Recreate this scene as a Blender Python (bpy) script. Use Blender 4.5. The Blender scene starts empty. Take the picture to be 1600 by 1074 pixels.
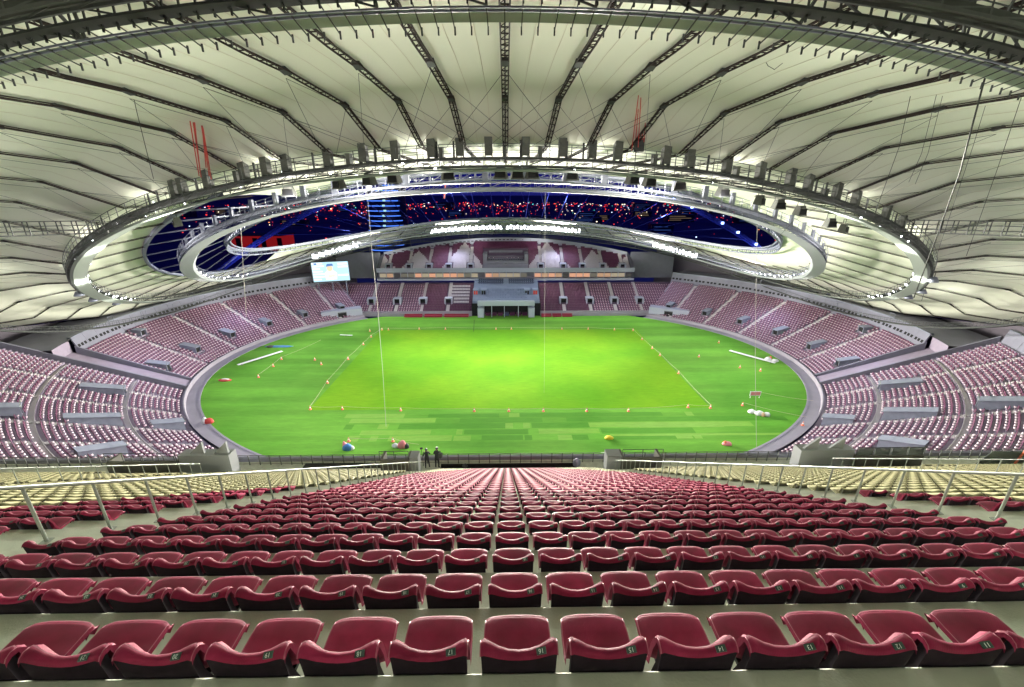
import bpy, bmesh, math, random
import numpy as np
from mathutils import Vector, Matrix
random.seed(7); rng = np.random.default_rng(7)
R = math.radians; PI = math.pi
sc = bpy.context.scene; COL = sc.collection

# ------------------------------------------------------------------ camera
CAMH = 53.4
cam = bpy.data.cameras.new('camera'); cam.sensor_width = 36.0; cam.lens = 665/1600*36
cam.clip_start = 0.1; cam.clip_end = 12000
co = bpy.data.objects.new('camera', cam); COL.objects.link(co); sc.camera = co
co.location = (0, 0, CAMH); co.rotation_euler = (R(90-19.6), 0, -0.01417)

# ------------------------------------------------------------------ world / exposure
w = bpy.data.worlds.new('World'); sc.world = w; w.use_nodes = True
nt = w.node_tree; nt.nodes.clear()
out = nt.nodes.new('ShaderNodeOutputWorld'); bg = nt.nodes.new('ShaderNodeBackground')
tc = nt.nodes.new('ShaderNodeTexCoord'); sp = nt.nodes.new('ShaderNodeSeparateXYZ'); cr = nt.nodes.new('ShaderNodeValToRGB')
nt.links.new(tc.outputs['Generated'], sp.inputs[0]); nt.links.new(sp.outputs['Z'], cr.inputs[0])
nt.links.new(cr.outputs[0], bg.inputs[0]); nt.links.new(bg.outputs[0], out.inputs[0])
cr.color_ramp.elements[0].position = 0.0; cr.color_ramp.elements[0].color = (0.010, 0.011, 0.13, 1)
cr.color_ramp.elements[1].position = 0.5; cr.color_ramp.elements[1].color = (0.006, 0.007, 0.10, 1)
bg.inputs[1].default_value = 1.0
sc.view_settings.view_transform = 'Standard'; sc.view_settings.look = 'None'
sc.view_settings.gamma = 1; sc.view_settings.exposure = 0.0
sc.view_settings.use_curve_mapping = False
sc.cycles.max_bounces = 5; sc.cycles.diffuse_bounces = 4; sc.cycles.glossy_bounces = 2
sc.cycles.sample_clamp_indirect = 6
sc.cycles.use_denoising = True

FIELD_W, BOWL_W, UP_W, CROSS_W, TIER_W = 17500.0, 11000.0, 25000.0, 2400000.0, 3000.0   # lamp powers in watts; UP, CROSS and TIER are added fill

# ------------------------------------------------------------------ helpers
def mat(name, col, rough=0.6, metal=0.0, noise=0.0, nscale=3.0, bump=0.0, bscale=40.0, emit=None, es=0.0, spec=0.5, coord='Object', sample=True):
    m = bpy.data.materials.new(name); m.use_nodes = True; n = m.node_tree; b = n.nodes['Principled BSDF']
    b.inputs['Base Color'].default_value = (*col, 1); b.inputs['Roughness'].default_value = rough
    b.inputs['Metallic'].default_value = metal; b.inputs['Specular IOR Level'].default_value = spec
    if noise or bump:
        t = n.nodes.new('ShaderNodeTexCoord')
    if noise:
        x = n.nodes.new('ShaderNodeTexNoise'); x.inputs['Scale'].default_value = nscale; x.inputs['Detail'].default_value = 6
        n.links.new(t.outputs[coord], x.inputs['Vector'])
        r = n.nodes.new('ShaderNodeValToRGB'); r.color_ramp.elements[0].position = .3; r.color_ramp.elements[1].position = .7
        r.color_ramp.elements[0].color = (*[c*(1-noise) for c in col], 1); r.color_ramp.elements[1].color = (*[min(1, c*(1+noise)) for c in col], 1)
        n.links.new(x.outputs['Fac'], r.inputs[0]); n.links.new(r.outputs[0], b.inputs['Base Color'])
    if bump:
        x = n.nodes.new('ShaderNodeTexNoise'); x.inputs['Scale'].default_value = bscale
        n.links.new(t.outputs[coord], x.inputs['Vector'])
        u = n.nodes.new('ShaderNodeBump'); u.inputs['Strength'].default_value = bump; u.inputs['Distance'].default_value = .02
        n.links.new(x.outputs['Fac'], u.inputs['Height']); n.links.new(u.outputs[0], b.inputs['Normal'])
    if emit:
        b.inputs['Emission Color'].default_value = (*emit, 1); b.inputs['Emission Strength'].default_value = es
    if not sample: m.cycles.emission_sampling = 'NONE'
    return m

def link(name, me, parent=None, mats=()):
    for m in mats:
        if m.name not in me.materials: me.materials.append(m)
    o = bpy.data.objects.new(name, me); COL.objects.link(o)
    if parent: o.parent = parent
    return o
def empty(name, loc=(0, 0, 0), rz=0):
    o = bpy.data.objects.new(name, None); COL.objects.link(o); o.location = loc; o.rotation_euler = (0, 0, rz); o.empty_display_size = .2
    return o
def tag(o, label=None, cat=None, group=None, kind=None):
    if label: o['label'] = label
    if cat: o['category'] = cat
    if group: o['group'] = group
    if kind: o['kind'] = kind
    return o
def copy_tree(o, parent=None):
    c = o.copy(); COL.objects.link(c)
    if parent: c.parent = parent
    for ch in CH.get(o.name, ()): copy_tree(ch, c)
    return c
CH = {}
def V(*a): return np.array(a, float)
def nrm(a): a = np.asarray(a, float); l = np.linalg.norm(a); return a/l if l > 1e-9 else a

class MB:
    def __init__(s): s.v = []; s.f = []; s.m = []; s.n = 0
    def add(s, vs, fs, mi=0):
        s.v.append(np.asarray(vs, float)); b = s.n
        s.f += [tuple(i+b for i in f) for f in fs]; s.m += [mi]*len(fs); s.n += len(vs)
    def quad(s, a, b, c, d, mi=0): s.add([a, b, c, d], [(0, 1, 2, 3)], mi)
    def box(s, x0, x1, y0, y1, z0, z1, mi=0):
        v = [(x, y, z) for z in (z0, z1) for y in (y0, y1) for x in (x0, x1)]
        s.add(v, [(0, 2, 3, 1), (4, 5, 7, 6), (0, 1, 5, 4), (2, 6, 7, 3), (0, 4, 6, 2), (1, 3, 7, 5)], mi)
    def obox(s, c, ax, ay, az, mi=0):
        c, ax, ay, az = map(lambda q: np.asarray(q, float), (c, ax, ay, az))
        v = [c+i*ax+j*ay+k*az for k in (-1, 1) for j in (-1, 1) for i in (-1, 1)]
        s.add(v, [(0, 2, 3, 1), (4, 5, 7, 6), (0, 1, 5, 4), (2, 6, 7, 3), (0, 4, 6, 2), (1, 3, 7, 5)], mi)
    def bar(s, a, b, r=.05, n=4, mi=0, cap=False, r2=None, up=(0, 0, 1)):
        a = np.asarray(a, float); b = np.asarray(b, float); t = nrm(b-a); up = np.asarray(up, float)
        if abs(t@up) > .95: up = V(1, 0, 0)
        u = nrm(np.cross(t, up)); w_ = np.cross(t, u); r2 = r if r2 is None else r2
        vs = []
        for p, q in ((a, r), (b, r2)):
            for i in range(n):
                an = 2*PI*(i+.5)/n; vs.append(p+q*(math.cos(an)*u+math.sin(an)*w_))
        fs = [(i, (i+1) % n, n+(i+1) % n, n+i) for i in range(n)]
        if cap: fs += [tuple(range(n))[::-1], tuple(range(n, 2*n))]
        s.add(vs, fs, mi)
    def path(s, pts, r=.05, n=4, mi=0, closed=False):
        P = [np.asarray(p, float) for p in pts]; k = len(P); vs = []
        for i, p in enumerate(P):
            a = P[(i-1) % k] if (closed or i > 0) else p; b = P[(i+1) % k] if (closed or i < k-1) else p
            t = nrm(b-a); up = V(0, 0, 1) if abs(t[2]) < .9 else V(1, 0, 0); u = nrm(np.cross(t, up)); w_ = np.cross(t, u)
            for j in range(n):
                an = 2*PI*(j+.5)/n; vs.append(p+r*(math.cos(an)*u+math.sin(an)*w_))
        fs = []
        for i in range(k if closed else k-1):
            a = i*n; b = ((i+1) % k)*n
            fs += [(a+j, a+(j+1) % n, b+(j+1) % n, b+j) for j in range(n)]
        s.add(vs, fs, mi)
    def grid(s, P, mi=0, closed=False):
        P = np.asarray(P, float); a, b = P.shape[:2]
        fs = [(i*b+j, i*b+(j+1) % b, ((i+1) % a)*b+(j+1) % b, ((i+1) % a)*b+j) for i in range(a if closed else a-1) for j in range(b-1)]
        s.add(P.reshape(-1, 3), fs, mi)
    def mesh(s, name, mats=(), smooth=False):
        me = bpy.data.meshes.new(name); v = np.concatenate(s.v) if s.v else np.zeros((0, 3))
        me.from_pydata(v.tolist(), [], s.f)
        for m in mats: me.materials.append(m)
        me.polygons.foreach_set('material_index', s.m)
        if smooth: me.polygons.foreach_set('use_smooth', [True]*len(s.f))
        me.update(); return me
    def build(s, name, mats, parent=None, smooth=False):
        if not isinstance(mats, (list, tuple)): mats = [mats]
        return link(name, s.mesh(name, mats, smooth), parent)

def bulk(name, tv, tf, M, mats, tm=None, smooth=False, parent=None):
    """many copies of one template (verts tv, faces tf) joined; M = (origin, ax, ay, az) arrays (N,3)"""
    tv = np.asarray(tv, float); O, X, Y, Z = M; N = len(O); k = len(tv)
    W = O[:, None]+tv[None, :, 0:1]*X[:, None]+tv[None, :, 1:2]*Y[:, None]+tv[None, :, 2:3]*Z[:, None]
    me = bpy.data.meshes.new(name); lens = np.array([len(f) for f in tf]); flat = np.concatenate([np.array(f) for f in tf])
    me.vertices.add(N*k); me.vertices.foreach_set('co', W.reshape(-1).astype(np.float32))
    li = (flat[None]+(np.arange(N)*k)[:, None]).reshape(-1)
    me.loops.add(len(li)); me.loops.foreach_set('vertex_index', li.astype(np.int32))
    L = np.tile(lens, N); st = np.concatenate([[0], np.cumsum(L)[:-1]])
    me.polygons.add(len(L)); me.polygons.foreach_set('loop_start', st.astype(np.int32)); me.polygons.foreach_set('loop_total', L.astype(np.int32))
    for m in mats: me.materials.append(m)
    if tm is not None: me.polygons.foreach_set('material_index', np.tile(np.array(tm, np.int32), N))
    if smooth: me.polygons.foreach_set('use_smooth', [True]*len(L))
    me.update(calc_edges=True); me.validate()
    return link(name, me, parent)

# ------------------------------------------------------------------ materials
M_conc = mat('concrete', (.46, .47, .40), .75, noise=.16, nscale=2.2, bump=.15, bscale=60)
M_concb = mat('bowl_concrete', (.25, .21, .28), .8, noise=.08, nscale=.6)
M_wallg = mat('grey_wall', (.18, .18, .235), .75, noise=.06, nscale=.5)
M_light = mat('pale_grey_paint', (.38, .40, .50), .6, noise=.05, nscale=2)
M_dark = mat('dark_steel', (.025, .028, .028), .7, metal=.0, noise=.25, nscale=2)
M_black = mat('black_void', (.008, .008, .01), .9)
M_steel = mat('painted_steel', (.06, .065, .065), .6, metal=.1, noise=.1, nscale=4)
M_steelL = mat('light_steel', (.19, .205, .27), .5, metal=.2)
M_rail = mat('galvanised_rail', (.24, .26, .23), .5, metal=.4, noise=.12, nscale=8)
M_cab = mat('cabinet_grey', (.065, .068, .06), .6, noise=.15, nscale=3)
M_truss = mat('truss_brown', (.035, .026, .025), .9, spec=.1, noise=.2, nscale=1)
M_memb = mat('membrane', (.74, .755, .63), .85, noise=.045, nscale=.07, bump=.25, bscale=.6)
M_seam = mat('fabric_seam', (.60, .54, .44), .8)
M_glass = mat('dark_glass', (.03, .035, .05), .15)
M_red = mat('red_strap', (.55, .06, .05), .6)
M_orange = mat('orange_plastic', (.75, .16, .08), .5)
M_white = mat('white_plastic', (.8, .8, .8), .5)
M_pinkseat = mat('pale_seat', (.72, .58, .66), .6)
M_seatback = mat('bowl_seat_back', (.16, .05, .11), .6)
M_beige = mat('beige_seat', (.235, .22, .115), .75, noise=.08, nscale=.7)
M_beigeb = mat('beige_seat_back', (.06, .055, .035), .5)
M_whiteseat = mat('white_seat', (.50, .46, .50), .5)
M_mseat = mat('maroon_seat_far', (.065, .008, .042), .5)
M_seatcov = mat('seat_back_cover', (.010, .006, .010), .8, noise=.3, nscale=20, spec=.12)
M_plate = mat('number_plate', (.02, .05, .04), .4)
M_num = mat('number_print', (.75, .8, .75), .5)
M_lamp = mat('lamp_glow', (1, 1, 1), .5, emit=(.92, .96, 1.), es=9, sample=False)
M_lampb = mat('lamp_glow_blue', (1, 1, 1), .5, emit=(.25, .38, 1.), es=14, sample=False)
M_cloth = mat('dark_workwear', (.012, .014, .02), .8)
M_skin = mat('skin', (.25, .14, .09), .6)
M_helmet = mat('helmet', (.05, .05, .05), .4)

def seat_material():
    m = mat('maroon_seat', (.28, .012, .05), .5, spec=.16); n = m.node_tree; b = n.nodes['Principled BSDF']
    t = n.nodes.new('ShaderNodeTexCoord'); mp = n.nodes.new('ShaderNodeMapping'); mp.inputs['Rotation'].default_value = (0, 0, R(35))
    wv = n.nodes.new('ShaderNodeTexWave'); wv.inputs['Scale'].default_value = 28; wv.inputs['Distortion'].default_value = .6
    n.links.new(t.outputs['Object'], mp.inputs[0]); n.links.new(mp.outputs[0], wv.inputs[0])
    bu = n.nodes.new('ShaderNodeBump'); bu.inputs['Strength'].default_value = .3; bu.inputs['Distance'].default_value = .0012
    n.links.new(wv.outputs['Fac'], bu.inputs['Height']); n.links.new(bu.outputs[0], b.inputs['Normal'])
    oi = n.nodes.new('ShaderNodeObjectInfo'); ns = n.nodes.new('ShaderNodeTexNoise'); ns.inputs['Scale'].default_value = 7; ns.inputs['Detail'].default_value = 8
    geo = n.nodes.new('ShaderNodeNewGeometry'); n.links.new(geo.outputs['Position'], ns.inputs['Vector'])
    r = n.nodes.new('ShaderNodeValToRGB'); r.color_ramp.elements[0].position = .35; r.color_ramp.elements[1].position = .72
    r.color_ramp.elements[0].color = (.135, .004, .024, 1); r.color_ramp.elements[1].color = (.205, .012, .046, 1)
    n.links.new(ns.outputs['Fac'], r.inputs[0])
    hs = n.nodes.new('ShaderNodeHueSaturation'); ma = n.nodes.new('ShaderNodeMath'); ma.operation = 'MULTIPLY_ADD'
    ma.inputs[1].default_value = .3; ma.inputs[2].default_value = .85
    n.links.new(oi.outputs['Random'], ma.inputs[0]); n.links.new(ma.outputs[0], hs.inputs['Value'])
    n.links.new(r.outputs[0], hs.inputs['Color']); n.links.new(hs.outputs[0], b.inputs['Base Color'])
    r2 = n.nodes.new('ShaderNodeMapRange'); r2.inputs[3].default_value = .55; r2.inputs[4].default_value = .8
    n.links.new(ns.outputs['Fac'], r2.inputs[0]); n.links.new(r2.outputs[0], b.inputs['Roughness'])
    return m
M_seat = seat_material()
M_seatrim = mat('maroon_seat_rim_highlight', (.27, .06, .10), .55)  # paler tint paints a highlight along the seat edges

# ------------------------------------------------------------------ plan curves
RING = {'D': (80.3, 52, 60, [36.22, -6.74, 12.56, -.67, .89]), 'B': (88.18, 66, 70, [28.17, -8.2, 23.11, -.33, -4.85]),
        'A': (106.92, 84, 84, [22.2, -8.27, 28.79, -2.64, -4.86]), 'C0': (128.16, 104, 104, [11.63, -15.54, 53., -1.81, -17.86]),
        'C': (119.0, 116.6, 100, [14.13, -10.78, 42.81, -4.83, -11.11])}
YC = 136.0
def ring(k, ph):
    a, bn, bf, c = RING[k]; S = math.sin(ph)
    return V(a*math.cos(ph), YC+(bn if S < 0 else bf)*S, sum(c[i]*S**i for i in range(5)))
def rframe(k, ph):
    p = ring(k, ph); q = ring(k, ph+.004)-ring(k, ph-.004); t = nrm(V(q[0], q[1], 0)); o = V(t[1], -t[0], 0); t3 = nrm(q)
    return p, t3, o
A0, B0, YB = 92.3, 67., 134.
def bowl(ph, r, z=0.): return V((A0+r)*math.cos(ph), YB+(B0+r)*math.sin(ph), z)
SL = .5
def bz(r): return 1.+SL*(r-5)

def mpts(off):
    """radial section of the membrane at plan angle (deg offset from the near centre): list of points D..O"""
    ph = R(off-90); S = math.sin(ph)
    D = ring('D', ph); B = ring('B', ph); A = ring('A', ph); C = ring('C0', ph)
    B = B+V(0, 0, 2.8); offA = 1.5 if S < -.7 else (1.5+2*(S+.7)/.7 if S < 0 else 3.5)
    def at(t, o): q = A+(C-A)*t; return q+V(0, 0, o)
    K2 = at(.36, 4+.3*S-1.5*S*S); K1 = at(.8, 5+.85*S-4.35*S*S); Cm = at(1., 4+1.75*S-3.75*S*S)
    bO = 150 if S < 0 else 116
    O = V(143*math.cos(ph), YC+bO*S, Cm[2]-1.5*(1-abs(S))+1.0*max(0, -S))
    return [D, B, A+V(0, 0, offA), K2, K1, Cm, O]
SEQ = [0, 2.5, 5, 7.6, 10.8, 14, 17.5, 21.5, 25.5, 30, 35, 40, 45.5, 51]+list(range(57, 178, 6))
OFFS = [-o for o in SEQ[::-1]]+SEQ[1:]

# ------------------------------------------------------------------ ground, pitch
def grass_material(name, c0, c1, stripe=None, patches=False):
    m = mat(name, c0, .9, spec=.1); n = m.node_tree; b = n.nodes['Principled BSDF']
    t = n.nodes.new('ShaderNodeTexCoord'); a = n.nodes.new('ShaderNodeTexNoise'); a.inputs['Scale'].default_value = .035; a.inputs['Detail'].default_value = 3
    f = n.nodes.new('ShaderNodeTexNoise'); f.inputs['Scale'].default_value = 1.2; f.inputs['Detail'].default_value = 9; f.inputs['Roughness'].default_value = .8
    mp = n.nodes.new('ShaderNodeMapping'); mp.inputs['Scale'].default_value = (.25, 1.3, 1)
    n.links.new(t.outputs['Object'], a.inputs[0]); n.links.new(t.outputs['Object'], mp.inputs[0]); n.links.new(mp.outputs[0], f.inputs[0])
    r = n.nodes.new('ShaderNodeValToRGB'); r.color_ramp.elements[0].position = .38; r.color_ramp.elements[1].position = .62
    r.color_ramp.elements[0].color = (*c0, 1); r.color_ramp.elements[1].color = (*c1, 1); n.links.new(a.outputs['Fac'], r.inputs[0])
    mx = n.nodes.new('ShaderNodeMix'); mx.data_type = 'RGBA'; mx.blend_type = 'OVERLAY'; mx.inputs[0].default_value = .45
    n.links.new(r.outputs[0], mx.inputs[6]); n.links.new(f.outputs['Fac'], mx.inputs[7]); last = mx.outputs[2]
    if stripe:
        mp2 = n.nodes.new('ShaderNodeMapping'); mp2.inputs['Scale'].default_value = (.012, .16, 1); mp2.inputs['Rotation'].default_value = (0, 0, R(stripe))
        s2 = n.nodes.new('ShaderNodeTexNoise'); s2.inputs['Scale'].default_value = 1.; s2.inputs['Detail'].default_value = 4
        n.links.new(t.outputs['Object'], mp2.inputs[0]); n.links.new(mp2.outputs[0], s2.inputs[0])
        r2 = n.nodes.new('ShaderNodeValToRGB'); r2.color_ramp.elements[0].position = .42; r2.color_ramp.elements[1].position = .6
        r2.color_ramp.elements[0].color = (.40, .40, .40, 1); r2.color_ramp.elements[1].color = (.66, .64, .62, 1); n.links.new(s2.outputs['Fac'], r2.inputs[0])
        m3 = n.nodes.new('ShaderNodeMix'); m3.data_type = 'RGBA'; m3.blend_type = 'OVERLAY'; m3.inputs[0].default_value = .55
        n.links.new(last, m3.inputs[6]); n.links.new(r2.outputs[0], m3.inputs[7]); last = m3.outputs[2]
    n.links.new(last, b.inputs['Base Color'])
    return m
M_turf = grass_material('outfield_turf', (.095, .28, .03), (.14, .345, .045), stripe=-28)
M_pitch = grass_material('pitch_turf', (.105, .31, .010), (.17, .37, .014))
M_strip1 = grass_material('turf_roll_pale', (.17, .36, .05), (.21, .40, .075))
M_strip2 = grass_material('turf_roll_dark', (.075, .24, .025), (.10, .28, .035))
g = MB(); g.quad((-4500, -600, -6), (4500, -600, -6), (4500, 8000, -6), (-4500, 8000, -6))
M_city = mat('city_ground_hazed', (.055, .06, .17), .9, noise=.4, nscale=.01)  # blue night haze over the city is put into the ground colour
tag(g.build('city_ground', M_city), kind='structure')
def disc(r, z, n=200, r1=None):
    m = MB(); P = [bowl(2*PI*i/n, r, z) for i in range(n)]; m.add(P, [tuple(range(n))]); return m
tag(disc(0, 0).build('outfield_grass', M_turf), kind='structure')
m = MB(); m.quad((-51.5, 99, .01), (53.5, 99, .01), (53.5, 167, .01), (-51.5, 167, .01)); tag(m.build('football_pitch_grass', M_pitch), kind='structure')
# rolls of replacement turf laid in front of the pitch
def strips(lst, M, name):
    mm = MB()
    for x0, x1, y0, y1, z in lst: mm.quad((x0, y0, z), (x1, y0, z), (x1, y1, z), (x0, y1, z))
    tag(mm.build(name, M), kind='structure')
rp = []; rd = []
for row, (y0, y1) in enumerate([(94.6, 96.9), (92, 94.5), (89.2, 91.9), (86.6, 89.1), (84, 86.5)]):
    x = -38+random.uniform(-6, 4)
    while x < 46:
        L = random.uniform(1.2, 4) if random.random() < .55 else random.uniform(8, 26)
        (rp if random.random() < (.62 if L < 5 else .3) else rd).append((x, x+L, y0+random.uniform(0, .3), y1-random.uniform(0, .3), .008+.004*(row % 2)))
        x += L+random.choice([.0, .4, 2.5, 6])
rp += [(20, 60, 89.5, 91.8, .016), (24, 66, 85.5, 86.4, .016)]; rd += [(18, 70, 92.2, 94.4, .02)]
strips(rp, M_strip1, 'pale_turf_strips'); strips(rd, M_strip2, 'dark_turf_strips')

# ------------------------------------------------------------------ perimeter kerb and gutter path
N = 220
def annulus(name, M, prof, p0=0, p1=2*PI, n=N, close=True):
    mm = MB(); P = [[bowl(p0+(p1-p0)*i/n, r, z) for (r, z) in prof] for i in range(n if close else n+1)]
    mm.grid(P, closed=close); return mm.build(name, M)
M_path = mat('perimeter_path_concrete', (.27, .25, .30), .8, noise=.07, nscale=.3)
pths = [(-35, 0, 0)]
# path runs everywhere except in front of the straight main stand
FAR0, FAR1 = R(48), R(132)
tag(annulus('perimeter_path', M_path, [(0.0, .0), (0.0, .12), (.5, .12), (.5, .04), (3.2, .04), (3.4, 1.2), (3.7, 1.2)], FAR1, 2*PI+FAR0, 240, False), kind='structure')

# ------------------------------------------------------------------ lower bowl: steps, aisles, seats
TR = 1.0
def bowl_steps(name, p0, p1, r0, rn, dn):
    prof = []; r = r0
    for i in range(rn):
        z = bz(r); prof += [(r, z), (r+TR, z)]; r += TR
    n = max(6, int(abs(p1-p0)/R(2)))
    o = annulus(name, M_concb, [(r0, .04)]+prof, p0, p1, n, False); tag(o, kind='structure'); return r
RT = 27.5; RW = 38.5
P_G0, P_G1 = R(-14.5), R(-19.0)          # the gangway between the bowl sides and the near wings
def sym(p): return PI-p
r_end = bowl_steps('lower_bowl_steps', P_G0, FAR0, 3.7, 24, 0)
bowl_steps('lower_bowl_steps', FAR1, sym(P_G0), 3.7, 24, 0)
rw_end = bowl_steps('wing_stand_steps', R(-62), P_G1, 3.7, 36, 0)
bowl_steps('wing_stand_steps', sym(P_G1), sym(R(-62)), 3.7, 36, 0)

# seat template for distant seats: pan + back
def far_seat(w=.52, d=.40, h=.30, w2=.74):
    v = []; f = []; mi = []
    def bx(x0, x1, y0, y1, z0, z1, m, sk=0):
        b = len(v); v.extend([(x, y+(sk if z == z1 else 0), z) for z in (z0, z1) for y in (y0, y1) for x in (x0, x1)])
        for q in [(4, 5, 7, 6), (0, 1, 5, 4), (2, 6, 7, 3), (0, 4, 6, 2), (1, 3, 7, 5)]: f.append(tuple(i+b for i in q)); mi.append(m)
    bx(-w/2, w/2, .14, .14+d, .30, .42, 0); bx(-w2/2, w2/2, 0, .12, .0, .42+h, 1, -.08)
    return v, f, mi
FS = far_seat()
vom = []   # vomitory rectangles: (phi centre, half width phi, r0, r1)
aisles = []
bowl_list = []
def rows(r0, n): return [r0+TR*i for i in range(n)]
def bowl_seats(p0, p1, r0, n, cross=()):
    out_ = []
    for i, r in enumerate(rows(r0, n)):
        if i in cross: continue
        # arc-length steps
        p = p0
        while p < p1:
            dp = (1.42 if math.sin(p) < -.3 else 1.12)/math.hypot((A0+r)*math.sin(p), (B0+r)*math.cos(p)); q = p+dp/2
            rl = math.hypot((A0+r)*math.sin(p), (B0+r)*math.cos(p)); ok = all(abs((q-a+PI) % (2*PI)-PI)*rl > .8 for a in aisles)
            for (vc, hw, ra, rb) in vom:
                if abs((q-vc+PI) % (2*PI)-PI)*rl < hw+.3 and ra-1.2 <= r <= rb: ok = False
            if ok:
                c = bowl(q, r+.25, bz(r)); T = bowl(q+.001, r)-bowl(q-.001, r); T = nrm(T); inw = V(-T[1], T[0], 0)
                out_.append((c, -T, inw))
            p += dp
    return out_
# aisles and vomitories
AIS_F = [R(a) for a in (-4, 8, 19.5, 31, 41.5)]
for a in AIS_F: aisles += [a, sym(a)]
AIS_N = [R(a) for a in (-25.2, -32, -40.4, -46.6, -54)]
for a in AIS_N: aisles += [a, sym(a)]
for a, r, ln in ((-12, 10, 5.2), (-.5, 9.5, 5), (11.2, 9.3, 4.6), (22.4, 9.2, 4.2), (33, 9.2, 4), (43.6, 9.2, 4), (-2.2, 23.2, 3)):
    for q in (R(a), sym(R(a))): vom.append((q, 1.15, r, r+ln))
for a, r, ln in ((-27, 14.2, 7.5), (-39, 15, 8), (-38.6, 28, 7), (-38.8, 5, 5.5), (-50, 18, 6)):
    for q in (R(a), sym(R(a))): vom.append((q, 1.3, r, r+ln))
S1 = bowl_seats(P_G0+.01, FAR0-.01, 4.7, 23)+bowl_seats(FAR1+.01, sym(P_G0)-.01, 4.7, 23)
S2 = bowl_seats(R(-62), P_G1-.02, 4.7, 34, (9, 22))+bowl_seats(sym(P_G1)+.02, sym(R(-62)), 4.7, 34, (9, 22))
def seats_obj(name, S, mats, tmpl=FS, label=None):
    O = np.array([s[0] for s in S]); X = np.array([s[1] for s in S]); Y = np.array([s[2] for s in S]); Z = np.tile(V(0, 0, 1), (len(S), 1))
    o = bulk(name, tmpl[0], tmpl[1], (O, X, Y, Z), mats, tmpl[2]); tag(o, label, kind='stuff'); return o
o = seats_obj('lower_bowl_seats', S1+S2, [M_pinkseat, M_seatback], label='pale pink and maroon seats filling the lower bowl round the grass'); o['category'] = 'seats'

# aisle stairs: pale strips of half-height steps up every aisle
def aisle_strip(p, r0, r1, half=.55):
    mm = MB(); r = r0
    c = bowl(p, r); T = nrm(bowl(p+.001, r)-bowl(p-.001, r)); outw = nrm(bowl(p, r+1)-bowl(p, r))
    while r < r1:
        for k in (0, 1):
            rr = r+k*TR/2; z = bz(r)+.03+k*TR*SL/2
            c = bowl(p, rr+TR/4, z-.15); mm.obox(c, T*half, outw*TR/4*.98, V(0, 0, .15))
        r += TR
    return mm
M_aisle = mat('aisle_step_concrete', (.50, .47, .49), .8, noise=.05, nscale=1)
for a in AIS_F:
    for q, side in ((a, 'right'), (sym(a), 'left')):
        tag(aisle_strip(q, 5, 27).build('aisle_steps', M_aisle), kind='structure')
for a in AIS_N:
    for q in (a, sym(a)): tag(aisle_strip(q, 5, 37.5, .7).build('aisle_steps', M_aisle), kind='structure')
# cross aisle kerbs of the wings
for i in (9, 22):
    for (a, b) in ((R(-62), P_G1-.02), (sym(P_G1)+.02, sym(R(-62)))):
        r = 4.7+TR*i; tag(annulus('cross_aisle', M_aisle, [(r-.05, bz(r)+.3), (r+.1, bz(r)+.3), (r+.1, bz(r)+.01), (r+TR, bz(r)+.01)], a, b, 40, False), kind='structure')
# vomitories: hooded tunnels through the seats
M_vomit = mat('slate_paint', (.22, .24, .31), .7, noise=.1, nscale=1)
for (p, hw, r0, r1) in vom:
    T = nrm(bowl(p+.001, r0)-bowl(p-.001, r0)); ow = nrm(bowl(p, r0+1)-bowl(p, r0)); c = bowl(p, r0, bz(r0)); e = empty('vomitory', c)
    L = r1-r0; z1 = bz(r1)-bz(r0); U = V(0, 0, 1)
    for s_ in (-1, 1):
        mm = MB(); pts_ = [T*s_*hw, T*s_*hw+U*2.0, T*s_*hw+ow*L+U*(z1+.75), T*s_*hw+ow*L+U*(z1-.3)]; mm.add(pts_+[q-T*s_*.18 for q in pts_], [(0, 1, 2, 3), (7, 6, 5, 4), (0, 4, 5, 1), (2, 6, 7, 3), (1, 5, 6, 2)]); mm.build('side_wall', M_vomit, e)
    mm = MB(); a_ = [T*-hw*1.08+U*2.01-ow*.3, T*hw*1.08+U*2.01-ow*.3, T*hw*1.08+ow*L+U*(z1+.76), T*-hw*1.08+ow*L+U*(z1+.76)]; mm.add(a_+[q+U*.14 for q in a_], [(0, 3, 2, 1), (4, 5, 6, 7), (0, 1, 5, 4), (2, 3, 7, 6), (0, 4, 7, 3), (1, 2, 6, 5)]); mm.build('roof_slab', M_vomit, e)
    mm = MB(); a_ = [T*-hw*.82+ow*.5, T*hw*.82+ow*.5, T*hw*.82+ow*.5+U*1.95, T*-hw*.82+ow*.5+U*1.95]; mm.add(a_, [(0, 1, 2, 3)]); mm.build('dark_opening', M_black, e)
    mm = MB()
    for s_ in (-1, 1): mm.bar(T*s_*(hw+.1)-ow*.2+U*2.15, T*s_*(hw+.1)-ow*.2+U*2.9, .04, 4)
    mm.bar(T*-(hw+.1)-ow*.2+U*2.9, T*(hw+.1)-ow*.2+U*2.9, .04, 4); mm.build('guard_rail', M_rail, e)
    side = 'right' if math.cos(p) > 0 else 'left'
    deg = math.degrees(math.asin(max(-1, min(1, math.sin(p))))); zone = 'wing stand' if deg < -16 else 'curved bowl'
    rk = sorted([v for v in vom if (math.cos(v[0]) > 0) == (side == 'right')], key=lambda v: -math.sin(v[0])*1000-v[2]).index((p, hw, r0, r1))
    ordn = ['first', 'second', 'third', 'fourth', 'fifth', 'sixth', 'seventh', 'eighth', 'ninth', 'tenth', 'eleventh', 'twelfth', 'thirteenth', 'fourteenth', 'fifteenth']
    tag(e, 'grey hooded tunnel mouth in the %s %s, %s from the main stand' % (side, zone, ordn[rk]), 'vomitory', 'tunnel mouths in the lower seating')

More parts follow.
